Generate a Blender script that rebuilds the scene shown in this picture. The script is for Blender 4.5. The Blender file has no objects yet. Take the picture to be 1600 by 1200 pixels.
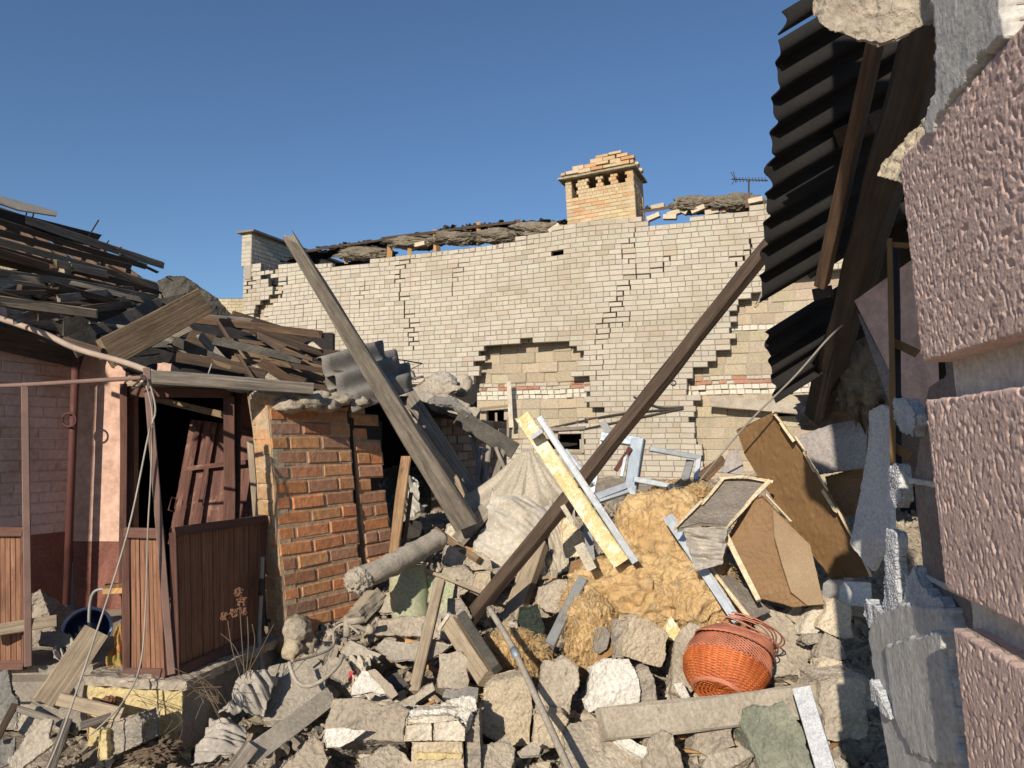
import bpy, bmesh, math, random
from mathutils import Vector, Matrix, noise
import numpy as np
random.seed(7); rng = np.random.default_rng(7)
R = math.radians
C = bpy.context.scene.collection
# ---------------------------------------------------------------- camera, sky, sun, exposure
F = 1150.0; EYE = 1.6; PIT = math.atan(90 / F)
cam_d = bpy.data.cameras.new('camera'); cam = bpy.data.objects.new('camera', cam_d); C.objects.link(cam)
cam.location = (0, 0, EYE); cam.rotation_euler = (R(90) + PIT, 0, 0)
cam_d.sensor_width = 36; cam_d.lens = F / 1600 * 36; cam_d.clip_end = 2000; cam_d.clip_start = 0.05
bpy.context.scene.camera = cam
SUN = Vector((-0.325, -0.87, 0.40)).normalized()
w = bpy.data.worlds.new('World'); bpy.context.scene.world = w; w.use_nodes = True
nt = w.node_tree; bg = nt.nodes['Background']
sky = nt.nodes.new('ShaderNodeTexSky'); sky.sky_type = 'NISHITA'; sky.sun_disc = False
sky.sun_elevation = math.asin(SUN.z); sky.sun_rotation = math.atan2(SUN.x, SUN.y)
sky.altitude = 200; sky.air_density = 1.0; sky.dust_density = 0.25; sky.ozone_density = 5.0
nt.links.new(sky.outputs[0], bg.inputs[0]); bg.inputs[1].default_value = 0.095
sd = bpy.data.lights.new('sun', 'SUN'); sd.energy = 4.7; sd.angle = R(0.53); sd.color = (1.0, 0.91, 0.78)
so = bpy.data.objects.new('sun', sd); C.objects.link(so); so.rotation_euler = (-SUN).to_track_quat('-Z', 'Y').to_euler()
sc = bpy.context.scene
sc.view_settings.view_transform = 'Standard'; sc.view_settings.look = 'None'
sc.view_settings.exposure = 0.2; sc.view_settings.gamma = 1.0; sc.view_settings.use_curve_mapping = False
sc.cycles.max_bounces = 6; sc.cycles.use_denoising = True

# ---------------------------------------------------------------- photo geometry helpers
CP, SP = math.cos(PIT), math.sin(PIT)
def ray(px, py):
    a = (px - 800) / F; b = (600 - py) / F
    v = Vector((a, CP - SP * b, SP + CP * b)); return v / v.y
def P(px, py, d): return Vector((0, 0, EYE)) + ray(px, py) * d
def proj(v):
    x, y, z = v[0], v[1], v[2] - EYE
    f = y * CP + z * SP; u = -y * SP + z * CP
    return 800 + F * x / f, 600 - F * u / f
MOUNDS = [(-1.15, 5.0, .2, .6), (0.9, 6.3, .25, 1.0), (1.9, 5.4, .2, .7), (-0.3, 6.6, .25, .8), (-1.2, 9.5, .5, 1.4), (2.6, 7.5, .5, 1.2)]
def ss(t): t = min(max(t, 0), 1); return t * t * (3 - 2 * t)
def gz(x, y):
    z = .75 * ss((y - 3.6) / 3.4) + .2 * ss((y - 7) / 4)
    for mx, my, h, r in MOUNDS: z += h * math.exp(-((x - mx) ** 2 + (y - my) ** 2) / (r * r))
    if x < -1.5: z = min(z, max(z * (1 - min(1, (-1.5 - x) / .5)), 0.0) + .02)
    return z
def hit(px, py):
    r = ray(px, py); d = 2.0
    while d < 40:
        p = Vector((0, 0, EYE)) + r * d
        if p.z <= gz(p.x, p.y): return p
        d += .03
    return P(px, py, 13)

def lin(*c):
    f = lambda u: (u / 255 / 12.92) if u / 255 <= .04045 else ((u / 255 + .055) / 1.055) ** 2.4
    return tuple(f(u) for u in c)

# ---------------------------------------------------------------- materials
def newmat(name):
    m = bpy.data.materials.new(name); m.use_nodes = True
    return m, m.node_tree, m.node_tree.nodes['Principled BSDF']
def nd(t, typ, **kw):
    n = t.nodes.new(typ)
    for k, v in kw.items():
        if k in ('op',): n.operation = v
        elif k.startswith('i_'): n.inputs[k[2:].replace('_', ' ')].default_value = v
        else: setattr(n, k, v)
    return n
def coords(t, kind='Object', scale=(1, 1, 1)):
    tc = nd(t, 'ShaderNodeTexCoord'); oi = nd(t, 'ShaderNodeObjectInfo')
    mp = nd(t, 'ShaderNodeMapping'); mp.inputs['Scale'].default_value = scale
    mu = nd(t, 'ShaderNodeMath', op='MULTIPLY'); mu.inputs[1].default_value = 37.0
    t.links.new(oi.outputs['Random'], mu.inputs[0])
    t.links.new(tc.outputs[kind], mp.inputs['Vector']); t.links.new(mu.outputs[0], mp.inputs['Location'])
    return mp.outputs[0]
def noi(t, vec, scale, detail=6, rough=.6, dist=0):
    n = nd(t, 'ShaderNodeTexNoise'); n.inputs['Scale'].default_value = scale; n.inputs['Detail'].default_value = detail
    n.inputs['Roughness'].default_value = rough; n.inputs['Distortion'].default_value = dist
    t.links.new(vec, n.inputs['Vector']); return n.outputs[0]
def ramp(t, fac, stops):
    r = nd(t, 'ShaderNodeValToRGB'); e = r.color_ramp.elements
    while len(e) < len(stops): e.new(.5)
    for k, (p, c) in enumerate(stops):
        e[k].position = p; e[k].color = (*c, 1) if len(c) == 3 else c
    t.links.new(fac, r.inputs[0]); return r.outputs[0]
def mixc(t, fac, a, b, mode='MIX'):
    m = nd(t, 'ShaderNodeMix', data_type='RGBA', blend_type=mode)
    for s, v in ((0, fac), (6, a), (7, b)):
        if hasattr(v, 'is_linked') or hasattr(v, 'links'): t.links.new(v, m.inputs[s])
        else: m.inputs[s].default_value = v if s == 0 else (*v, 1)
    return m.outputs[2]
def bump(t, b, h, strength, dist=.01, prev=None):
    n = nd(t, 'ShaderNodeBump'); n.inputs['Strength'].default_value = strength; n.inputs['Distance'].default_value = dist
    t.links.new(h, n.inputs['Height'])
    if prev is not None: t.links.new(prev, n.inputs['Normal'])
    t.links.new(n.outputs[0], b.inputs['Normal']); return n.outputs[0]
G3 = lambda v: (v, v, v)
def mineral(name, c1, c2, scale=5, bs=.6, bd=.012, c3=None, t3=.62, rough=.93, fine=60, dust=.0):
    m, t, b = newmat(name); v = coords(t)
    n1 = noi(t, v, scale, 8, .65)
    col = ramp(t, n1, [(.33, c1), (.67, c2)])
    n2 = noi(t, v, fine, 4, .7)
    col = mixc(t, 1.0, col, ramp(t, n2, [(.3, G3(.68)), (.7, G3(1.2))]), 'MULTIPLY')
    if c3:
        n3 = noi(t, v, scale * .8 + 3.3, 10, .75, .4)
        col = mixc(t, ramp(t, n3, [(t3 - .02, G3(0)), (t3 + .02, G3(1))]), col, c3)
    if dust:
        ge = nd(t, 'ShaderNodeNewGeometry'); sx = nd(t, 'ShaderNodeSeparateXYZ'); t.links.new(ge.outputs['Normal'], sx.inputs[0])
        nz = noi(t, v, 9, 6, .7)
        a = nd(t, 'ShaderNodeMath', op='MULTIPLY_ADD'); t.links.new(nz, a.inputs[0]); a.inputs[1].default_value = .9
        t.links.new(sx.outputs[2], a.inputs[2])
        fac = ramp(t, a.outputs[0], [(.75, G3(0)), (1.25 if False else 1.0, G3(dust))])
        col = mixc(t, fac, col, lin(172, 156, 134))
    t.links.new(col, b.inputs['Base Color']); b.inputs['Roughness'].default_value = rough
    p = bump(t, b, n1, bs, bd * 1.5)
    bump(t, b, n2, bs * .8, bd * .5, p)
    return m
def vcol(name, bs=.5, scale=40, rough=.92, lo=.75, hi=1.18, stain=None, sscale=1.2, smax=.75):
    m, t, b = newmat(name); v = coords(t)
    a = nd(t, 'ShaderNodeVertexColor', layer_name='Col')
    n = noi(t, v, scale, 6, .7)
    col = mixc(t, 1.0, a.outputs[0], ramp(t, n, [(.3, G3(lo)), (.7, G3(hi))]), 'MULTIPLY')
    if stain:
        s = noi(t, v, sscale, 8, .7)
        col = mixc(t, ramp(t, s, [(.50, G3(0)), (.72, G3(smax))]), col, stain)
    t.links.new(col, b.inputs['Base Color']); b.inputs['Roughness'].default_value = rough
    bump(t, b, n, bs, .008); return m
def wood(name, c1, c2, c3=None, bs=.7, rough=.85, sc=1.0, t3=.6):
    m, t, b = newmat(name)
    v = coords(t, 'UV', (1.6 * sc, 34 * sc, 1)); v2 = coords(t, 'UV', (5, 9, 1))
    n1 = noi(t, v, 1.6, 8, .65, .6); n2 = noi(t, v2, 1.0, 6, .7)
    col = ramp(t, n1, [(.32, c1), (.66, c2)])
    col = mixc(t, 1.0, col, ramp(t, n2, [(.3, G3(.7)), (.7, G3(1.2))]), 'MULTIPLY')
    if c3: col = mixc(t, ramp(t, n2, [(t3 - .06, G3(0)), (t3 + .06, G3(1))]), col, c3)
    t.links.new(col, b.inputs['Base Color']); b.inputs['Roughness'].default_value = rough
    bump(t, b, n1, bs, .012); return m
def plain(name, c, rough=.6, metal=0, bs=.15, scale=30, var=.25, trans=0, alpha=1):
    m, t, b = newmat(name); v = coords(t); n = noi(t, v, scale * .25, 8, .7); n2 = noi(t, v, scale, 5, .65)
    col = ramp(t, n, [(.3, tuple(x * (1 - var) for x in c)), (.7, tuple(min(1, x * (1 + var)) for x in c))])
    t.links.new(col, b.inputs['Base Color']); b.inputs['Metallic'].default_value = metal
    t.links.new(ramp(t, n2, [(.3, G3(rough * .8)), (.7, G3(min(1, rough * 1.25)))]), b.inputs['Roughness'])
    bump(t, b, n2, bs, .006)
    if trans: b.inputs['Transmission Weight'].default_value = trans
    b.inputs['Alpha'].default_value = alpha
    return m
M = {}
DUST = lin(168, 152, 130)
M['ground'] = mineral('rubble dust', lin(134, 122, 106), lin(174, 160, 140), 4, .9, .03, fine=28)
M['conc'] = mineral('dusty concrete', lin(150, 139, 122), lin(182, 169, 150), 4, .7, .014, lin(128, 118, 104), .62)
M['conc_gray'] = mineral('grey cement', lin(122, 115, 106), lin(160, 149, 134), 5, .7, .012, dust=.6)
M['conc_y'] = mineral('sandy block', lin(168, 153, 130), lin(190, 174, 149), 5, .6, .012, fine=80)
M['conc_cream'] = mineral('cream block', lin(186, 171, 147), lin(204, 189, 164), 5, .5, .01, fine=90)
M['mortar'] = mineral('crumbly mortar', lin(146, 134, 118), lin(184, 171, 152), 8, 1.0, .02, fine=40)
M['whitep'] = mineral('flaking whitewash', lin(204, 197, 184), lin(226, 220, 208), 8, 1.0, .02, lin(160, 146, 124), .64)
M['plaster'] = mineral('white plaster', lin(180, 168, 148), lin(204, 194, 176), 6, .5, .01, lin(160, 144, 120), .68)
M['conc_green'] = mineral('green grey concrete', lin(112, 114, 98), lin(140, 140, 122), 5, .4, .008)
M['slate'] = mineral('asbestos cement', lin(104, 101, 97), lin(138, 132, 123), 4, .4, .006, fine=90)
M['slate_d'] = mineral('weathered dark slate', lin(62, 59, 54), lin(98, 92, 82), 5, .6, .01, lin(120, 114, 96), .66)
M['lichen'] = mineral('lichened slate', lin(142, 130, 106), lin(176, 163, 134), 7, .8, .012, lin(104, 96, 78), .58)
M['slate_w'] = mineral('dusty slate shard', lin(146, 137, 123), lin(174, 163, 146), 5, .5, .008)
M['white_brick'] = vcol('silicate brick', .5, 60, stain=lin(150, 136, 112), sscale=.55)
M['block_inner'] = vcol('aerated block', .9, 30, lo=.7)
M['red_brick'] = vcol('old red brick', 1.0, 26, lo=.62, hi=1.25, stain=lin(176, 124, 84), sscale=9.0, smax=.55)
M['pink_brick'] = vcol('pink painted brick', .5, 30, lo=.8, stain=lin(150, 110, 92), sscale=2.0)
M['chim'] = vcol('yellow chimney brick', .5, 40, stain=lin(176, 120, 70), sscale=2.2)
M['pink_plaster'] = mineral('pink painted plaster', lin(196, 158, 138), lin(212, 176, 156), 3, .25, .005, lin(182, 160, 140), .72, fine=14)
M['dado'] = mineral('brown red dado paint', lin(122, 78, 66), lin(142, 94, 80), 4, .4, .008, lin(170, 140, 118), .72)
M['yellow_plinth'] = mineral('ochre plinth paint', lin(184, 164, 116), lin(202, 184, 138), 4, .5, .01, lin(160, 146, 118), .66)
M['wood_grey'] = wood('weathered grey wood', lin(98, 90, 80), lin(156, 145, 130))
M['wood_dust'] = wood('dusty wood', lin(134, 118, 98), lin(176, 158, 132))
M['wood_dark'] = wood('dark old beam', lin(52, 40, 31), lin(92, 74, 58))
M['wood_brown'] = wood('brown rafter wood', lin(80, 60, 45), lin(118, 92, 70))
M['wood_old'] = wood('old rough plank', lin(98, 78, 58), lin(140, 118, 90), lin(70, 60, 50), t3=.66)
M['wood_orange'] = wood('bare broken wood', lin(150, 108, 66), lin(196, 154, 102))
M['wood_old2'] = wood('peeling bark wood', lin(128, 96, 66), lin(176, 142, 104), lin(96, 78, 60), t3=.6)
M['wood_beam'] = wood('hewn roof beam', lin(50, 42, 34), lin(84, 71, 57), sc=.5, bs=1.0)
M['panel_wood'] = wood('varnished porch boards', lin(104, 68, 50), lin(156, 114, 86), lin(122, 84, 64), .4)
M['redpaint'] = wood('brown red painted wood', lin(82, 53, 44), lin(114, 79, 66), lin(76, 56, 47), .4)
M['door'] = wood('peeling door paint', lin(84, 54, 46), lin(116, 80, 68), lin(150, 118, 98), .9, sc=.7, t3=.64)
M['pole'] = plain('worn pink paint', lin(122, 96, 86), .75)
M['pole_pale'] = plain('dusty pale pole', lin(166, 146, 130), .8)
M['rust'] = plain('rusty red pipe', lin(88, 50, 44), .75)
M['galv'] = plain('galvanised steel', lin(196, 202, 206), .42, .45, .2, 20, .15)
M['galv_dull'] = plain('dull dusty steel', lin(150, 150, 148), .6, .4, .15, 30, .2)
M['bluesteel'] = plain('blue grey steel', lin(134, 144, 154), .5, .3)
M['rusty_angle'] = plain('ochre rusted angle', lin(120, 88, 50), .8, .1)
M['dark'] = plain('interior shade dark', lin(34, 30, 27), .95)  # near black put in for the shade of interiors and gaps
M['felt'] = mineral('roofing felt', lin(36, 33, 30), lin(62, 57, 50), 6, .7, .012)
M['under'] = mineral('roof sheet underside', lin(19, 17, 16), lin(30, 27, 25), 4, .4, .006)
M['wool'] = mineral('mineral wool', lin(194, 158, 106), lin(220, 190, 142), 4, 1.0, .02, lin(164, 144, 114), .60, fine=150)
M['wool_grey'] = mineral('dirty glass wool', lin(104, 96, 82), lin(142, 130, 112), 6, 1.0, .03)
M['foam_y'] = mineral('yellow foam', lin(212, 188, 126), lin(232, 214, 166), 14, 1.0, .012, lin(240, 230, 206), .56)
M['foam_w'] = mineral('white polystyrene', lin(186, 187, 190), lin(214, 214, 214), 20, 1.0, .012, fine=110)
M['cloth'] = mineral('dusty canvas', lin(166, 154, 136), lin(186, 175, 156), 4, .5, .01, lin(160, 146, 124), .68)
M['cloth_g'] = mineral('grey dusty cloth', lin(150, 144, 134), lin(180, 170, 156), 4, .5, .01)
M['bag'] = mineral('white woven sack', lin(176, 164, 144), lin(206, 199, 186), 3, .4, .008, lin(120, 140, 170), .63, fine=30)
M['plastic'] = plain('clear polythene', lin(205, 200, 190), .3, 0, .4, 18, .1, .35)
M['hardboard'] = mineral('brown hardboard', lin(124, 94, 60), lin(138, 106, 70), 2.5, .12, .003, lin(152, 126, 94), .66, rough=.7, fine=200)
M['dusty_tan'] = mineral('dusty tan board', lin(146, 120, 90), lin(162, 140, 112), 3, .15, .004, fine=160)
M['hard_edge'] = mineral('torn board edge', lin(206, 186, 150), lin(226, 208, 176), 20, 1.0, .01)
M['greyboard'] = mineral('grey fabric board', lin(120, 110, 100), lin(140, 130, 118), 9, .4, .006)
M['mauve'] = mineral('grey mauve board', lin(150, 142, 138), lin(164, 156, 150), 3, .2, .004)
M['whiteboard'] = mineral('white board', lin(196, 194, 190), lin(212, 210, 204), 3, .2, .004)
M['stucco'] = mineral('pink beetle render', lin(198, 169, 156), lin(213, 184, 170), 9, .5, .003, lin(176, 149, 139), .60, fine=260)
M['render_grey'] = mineral('grey adhesive render', lin(178, 175, 170), lin(200, 197, 190), 7, .5, .008, lin(112, 104, 98), .69)
M['groove'] = mineral('grey white render', lin(186, 182, 174), lin(204, 200, 192), 8, .6, .006)
M['blockwall'] = mineral('grey slag block', lin(112, 100, 94), lin(138, 126, 118), 5, .8, .012, lin(96, 86, 80), .64)
M['wicker'] = mineral('orange varnished wicker', lin(168, 82, 40), lin(204, 114, 58), 9, .3, .004, lin(188, 140, 104), .64, rough=.5)
M['wicker_d'] = plain('dusty red wicker', lin(178, 112, 86), .5, 0, .3, 40, .3)
M['green'] = mineral('dusty pale green tin', lin(158, 162, 132), lin(176, 170, 142), 3, .3, .006, lin(140, 166, 122), .58)
M['enamel'] = plain('navy enamel', lin(38, 52, 84), .3); M['enamel_w'] = plain('pale enamel rim', lin(176, 192, 208), .3)
M['cable'] = plain('grey cable', lin(150, 142, 130), .6)
M['cable_d'] = plain('dark cable', lin(58, 50, 44), .7)
M['twig'] = plain('dry twig', lin(98, 82, 66), .9); M['seed'] = plain('dry seed head', lin(110, 76, 56), .95)
M['rag'] = mineral('printed bag', lin(186, 150, 88), lin(150, 90, 60), 14, .5, .01, lin(96, 140, 60), .58)
M['red_rag'] = plain('faded red print', lin(190, 70, 70), .7)
M['hollow_shade'] = plain('painted hollow shade', lin(30, 34, 36), .2)  # near black for the shade painted into the open profile end
M['netting'] = mineral('dark green netting', lin(44, 54, 46), lin(74, 84, 72), 30, 1.0, .02)

# ---------------------------------------------------------------- object helpers
def tag(o, label=None, cat=None, group=None, kind=None):
    if label: o['label'] = label
    if cat: o['category'] = cat
    if group: o['group'] = group
    if kind: o['kind'] = kind
    return o
def thing(name, loc, label, cat, group=None):
    o = bpy.data.objects.new(name, None); C.objects.link(o); o.location = loc; o.empty_display_size = .2
    return tag(o, label, cat, group)
def worldloc(o):
    v = o.location.copy(); p = o.parent
    while p: v += p.location; p = p.parent
    return v
def make(name, V, Fc, mat, parent=None, uv=None, col=None, smooth=False, mats=None, mi=None):
    A = np.array([tuple(v) for v in V], dtype=float)
    base = np.array([A[:, 0].mean(), A[:, 1].mean(), A[:, 2].min()])
    me = bpy.data.meshes.new(name); me.from_pydata((A - base).tolist(), [], [tuple(f) for f in Fc])
    me.materials.append(M[mat] if isinstance(mat, str) else mat)
    if mats:
        for k in mats: me.materials.append(M[k])
        me.polygons.foreach_set('material_index', mi)
    if uv is not None:
        L = me.uv_layers.new(name='UVMap'); idx = np.zeros(len(me.loops), dtype=np.int32); me.loops.foreach_get('vertex_index', idx)
        L.data.foreach_set('uv', np.array(uv, dtype=np.float32)[idx].ravel())
    if col is not None:
        a = me.color_attributes.new('Col', 'FLOAT_COLOR', 'POINT')
        cc = np.ones((len(A), 4), dtype=np.float32); cc[:, :3] = np.array(col); a.data.foreach_set('color', cc.ravel())
    if smooth: me.polygons.foreach_set('use_smooth', [True] * len(me.polygons))
    me.update()
    o = bpy.data.objects.new(name, me); C.objects.link(o)
    if parent: o.parent = parent; o.location = Vector(base) - worldloc(parent)
    else: o.location = base
    return o
TEX = {}
def clouds(s, depth=4):
    k = (s, depth)
    if k not in TEX:
        t = bpy.data.textures.new('clouds', 'CLOUDS'); t.noise_scale = s; t.noise_depth = depth; t.noise_type = 'HARD_NOISE' if depth == 3 else 'SOFT_NOISE'; TEX[k] = t
    return TEX[k]
def rough_mods(o, bev=.008, lev=4, size=.08, strength=.012, seg=2):
    if bev:
        b = o.modifiers.new('bevel', 'BEVEL'); b.width = bev; b.segments = seg; b.limit_method = 'ANGLE'; b.angle_limit = R(30)
    fine_ = lev < 0 or lev >= 4
    if lev < 0: lev = 1
    if lev:
        s = o.modifiers.new('fine', 'SUBSURF'); s.subdivision_type = 'SIMPLE'; s.levels = lev; s.render_levels = lev
    if strength:
        d = o.modifiers.new('rough', 'DISPLACE'); d.texture = clouds(size); d.strength = strength; d.mid_level = .5; d.texture_coords = 'LOCAL'
    if fine_ and strength >= .01:
        d2 = o.modifiers.new('grain', 'DISPLACE'); d2.texture = clouds(.028, 3); d2.strength = min(.014, strength * .5); d2.mid_level = .5; d2.texture_coords = 'LOCAL'
    return o
def newell(pts):
    n = Vector((0, 0, 0))
    for a, b in zip(pts, pts[1:] + pts[:1]): n += Vector(((a.y - b.y) * (a.z + b.z), (a.z - b.z) * (a.x + b.x), (a.x - b.x) * (a.y + b.y)))
    return n.normalized()
def slab3(name, pts, thick, mat, parent=None, ext=None, mods=None, taper=1.0):
    pts = [Vector(p) for p in pts]; n = newell(pts); c = sum(pts, Vector()) / len(pts)
    if n.dot(Vector((0, 0, EYE)) - c) < 0: pts = pts[::-1]; n = -n
    e = Vector(ext).normalized() * thick if ext else -n * thick
    back = [c + (p - c) * taper + e for p in pts]; k = len(pts)
    Fc = [list(range(k)), list(range(2 * k - 1, k - 1, -1))] + [[i, k + i, k + (i + 1) % k, (i + 1) % k] for i in range(k)]
    # uv : along the longest edge
    L = max(((pts[(i + 1) % k] - pts[i]) for i in range(k)), key=lambda q: q.length).normalized(); Wv = n.cross(L)
    allp = pts + back; uv = [((p - c).dot(L), (p - c).dot(Wv) + (p - c).dot(n) * .7) for p in allp]
    if mods and mods[1] >= 4:
        bm = bmesh.new(); bv = [bm.verts.new(p - c) for p in allp]
        for f in Fc: bm.faces.new([bv[i] for i in f])
        us = [(p - c).dot(L) for p in allp]; ws = [(p - c).dot(Wv) for p in allp]; du = max(us) - min(us); dw = max(ws) - min(ws); st = max(max(du, dw) / 24, .012)
        for ax_, lo, hi in ((L, min(us), max(us)), (Wv, min(ws), max(ws)), (n, -thick, 0)):
            k = 1; m_ = int((hi - lo) / st)
            for q_ in range(1, m_ + 1):
                cut = lo + (hi - lo) * (q_ - .03) / (m_ + .6)
                bmesh.ops.bisect_plane(bm, geom=bm.verts[:] + bm.edges[:] + bm.faces[:], plane_co=ax_ * cut, plane_no=ax_, dist=1e-5)
        bmesh.ops.triangulate(bm, faces=[f for f in bm.faces if len(f.verts) > 4]); bm.verts.index_update()
        allp = [c + v.co for v in bm.verts]; Fc = [[v.index for v in f.verts] for f in bm.faces]; bm.free()
        uv = [((p - c).dot(L), (p - c).dot(Wv) + (p - c).dot(n) * .7) for p in allp]
    o = make(name, allp, Fc, mat, parent, uv=uv)
    if mods: rough_mods(o, mods[0], min(mods[1], 1 if mods[1] >= 4 else 9), *mods[2:]) if mods[1] < 4 else rough_mods(o, mods[0], -1, *mods[2:])
    return o
def pxpoly(poly, d=None, tilt=0, yaw=0, lift=0):
    xs = [p[0] for p in poly]; ys = [p[1] for p in poly]; yb = max(ys); xm = sum(xs) / len(xs)
    if d is None: xb = [p for p in poly if p[1] == yb][0]; d = hit(xb[0], yb).y + lift
    return [P(p[0], p[1], p[2] if len(p) > 2 else d + (yb - p[1]) * tilt + (p[0] - xm) * yaw) for p in poly]
def block(name, cat, label, mat, poly, d=None, thick=.25, tilt=.0006, yaw=0, mods=(.012, 4, .09, .02), group=None, parent=None, ext=None, taper=1.0):
    o = slab3(name, pxpoly(poly, d, tilt, yaw), thick, mat, parent, ext, mods, taper)
    if parent is None: tag(o, label, cat, group)
    elif label: o['label'] = label
    return o
def beam3(name, A, B, w, h, mat, parent=None, roll=0, bend=0, rag=(0, 0), jit=.004, taper=1.0, seg=None, ref=None):
    A, B = Vector(A), Vector(B); ax = (B - A); L = ax.length; ax.normalize()
    vd = ref if ref else ((A + B) / 2 - Vector((0, 0, EYE))).normalized()
    s = ax.cross(vd).normalized(); t = s.cross(ax).normalized()
    q = Matrix.Rotation(roll, 3, ax); s = q @ s; t = q @ t
    n = seg or max(3, int(L / .12)); c = min(w, h) * .1
    prof = [(-w/2 + c, -h/2), (w/2 - c, -h/2), (w/2, -h/2 + c), (w/2, h/2 - c), (w/2 - c, h/2), (-w/2 + c, h/2), (-w/2, h/2 - c), (-w/2, -h/2 + c)]
    per = [0]
    for i in range(8): a, b = prof[i], prof[(i + 1) % 8]; per.append(per[-1] + math.hypot(a[0] - b[0], a[1] - b[1]))
    V, uv, Fc = [], [], []; sd0 = random.random() * 50
    for i in range(n + 1):
        f = i / n; k = 1 + (taper - 1) * f
        mid = A + ax * (L * f) + t * (bend * math.sin(math.pi * f)) + s * (noise.noise(Vector((sd0, f * L * .8, 3))) * jit * 3)
        for j, (a, b) in enumerate(prof):
            jj = noise.noise(Vector((sd0 + j * 1.7, f * L * 2.2, 0))) * jit
            e = 0
            if i == 0 and rag[0]: e = -rag[0] * (random.random())
            if i == n and rag[1]: e = rag[1] * (random.random())
            V.append(mid + s * (a * k + jj) + t * (b * k + jj) + ax * e); uv.append((f * L, per[j]))
    for i in range(n):
        for j in range(8):
            a, b = i * 8 + j, i * 8 + (j + 1) % 8; Fc.append((a, b, b + 8, a + 8))
    Fc.append(tuple(range(7, -1, -1))); Fc.append(tuple(n * 8 + j for j in range(8)))
    return make(name, V, Fc, mat, parent, uv=uv)
def plank(name, cat, label, mat, a, b, w, h, group=None, parent=None, **k):
    o = beam3(name, P(*a), P(*b), w, h, mat, parent, **k)
    if parent is None: tag(o, label, cat, group)
    return o
def catmull(pts, n=6):
    pts = [Vector(p) for p in pts]; out = []
    for i in range(len(pts) - 1):
        p0 = pts[max(i - 1, 0)]; p1 = pts[i]; p2 = pts[i + 1]; p3 = pts[min(i + 2, len(pts) - 1)]
        for k in range(n):
            t = k / n
            out.append(.5 * ((2 * p1) + (p2 - p0) * t + (2 * p0 - 5 * p1 + 4 * p2 - p3) * t * t + (3 * p1 - p0 - 3 * p2 + p3) * t ** 3))
    return out + [pts[-1]]
def tube_geo(pts, r, seg=7, closed=False):
    V, Fc = [], []; n = len(pts); up = Vector((0.13, 0.2, 1)).normalized()
    for i, p in enumerate(pts):
        a = pts[(i - 1) % n] if (i > 0 or closed) else p; b = pts[(i + 1) % n] if (i < n - 1 or closed) else p
        t = (b - a).normalized(); s = t.cross(up)
        if s.length < .05: s = t.cross(Vector((1, 0, 0)))
        s.normalize(); q = s.cross(t); rr = r[i] if hasattr(r, '__len__') else r
        for j in range(seg): th = 2 * math.pi * j / seg; V.append(p + s * (rr * math.cos(th)) + q * (rr * math.sin(th)))
    for i in range(n if closed else n - 1):
        for j in range(seg):
            a, b = i * seg + j, i * seg + (j + 1) % seg; c = ((i + 1) % n) * seg
            Fc.append((a, b, c + (j + 1) % seg, c + j))
    if not closed: Fc.append(tuple(range(seg - 1, -1, -1))); Fc.append(tuple((n - 1) * seg + j for j in range(seg)))
    return V, Fc
def tubes(name, lines, r, mat, parent=None, seg=6):
    V, Fc = [], []
    for ln in lines:
        v, f = tube_geo(*ln) if isinstance(ln, tuple) else tube_geo(ln, r, seg); o = len(V); V += v; Fc += [tuple(i + o for i in q) for q in f]
    return make(name, V, Fc, mat, parent, smooth=True)
def pipe(name, cat, label, mat, pts, r, smooth=True, parent=None, group=None, seg=8):
    p = [P(*q) for q in pts]; p = catmull(p, 7) if smooth and len(p) > 2 else p
    o = make(name, *tube_geo(p, r, seg), mat, parent, smooth=True)
    if parent is None: tag(o, label, cat, group)
    return o
def sheet(name, corners, nu, nv, mat, fold=None, thick=.004, parent=None, rag=0):
    c00, c10, c11, c01 = [Vector(c) for c in corners]; V, uv = [], []
    n = (c10 - c00).cross(c01 - c00).normalized(); sd0 = random.random() * 40
    for j in range(nv + 1):
        for i in range(nu + 1):
            u, v = i / nu, j / nv
            uu = u + (noise.noise(Vector((sd0, v * 5, 1))) * rag if i in (0, nu) else 0); vv = v + (noise.noise(Vector((sd0, u * 5, 7))) * rag if j in (0, nv) else 0)
            p = c00.lerp(c10, uu).lerp(c01.lerp(c11, uu), vv)
            if fold: p = p + n * fold(u, v, sd0)
            V.append(p); uv.append((u, v))
    Fc = [(j * (nu + 1) + i, j * (nu + 1) + i + 1, (j + 1) * (nu + 1) + i + 1, (j + 1) * (nu + 1) + i) for j in range(nv) for i in range(nu)]
    o = make(name, V, Fc, mat, parent, uv=uv, smooth=True)
    s = o.modifiers.new('thickness', 'SOLIDIFY'); s.thickness = thick; s.offset = 0
    return o
def folds(amp, freq=3, ang=.5, sag=0):
    def f(u, v, s):
        a = u * math.cos(ang) + v * math.sin(ang)
        return amp * (math.sin(a * freq * 6.28 + 2 * noise.noise(Vector((u * 3 + s, v * 3, 0)))) * .5 + noise.noise(Vector((u * 2.4 + s, v * 2.4, 2))) + 1.3 * noise.noise(Vector((a * 8 + s, (v * math.cos(ang) - u * math.sin(ang)) * 1.3, 5))) + .5 * noise.noise(Vector((a * 19 + s, (v * math.cos(ang) - u * math.sin(ang)) * 3, 5)))) - sag * math.sin(math.pi * u) * math.sin(math.pi * v)
    return f
def cloth(name, cat, label, mat, px4, amp=.05, freq=3, ang=.5, sag=0, n=40, rag=.1, thick=.004, group=None):
    o = sheet(name, [P(*q) for q in px4], n, n, mat, folds(amp, freq, ang, sag), thick, rag=rag); return tag(o, label, cat, group)
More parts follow.
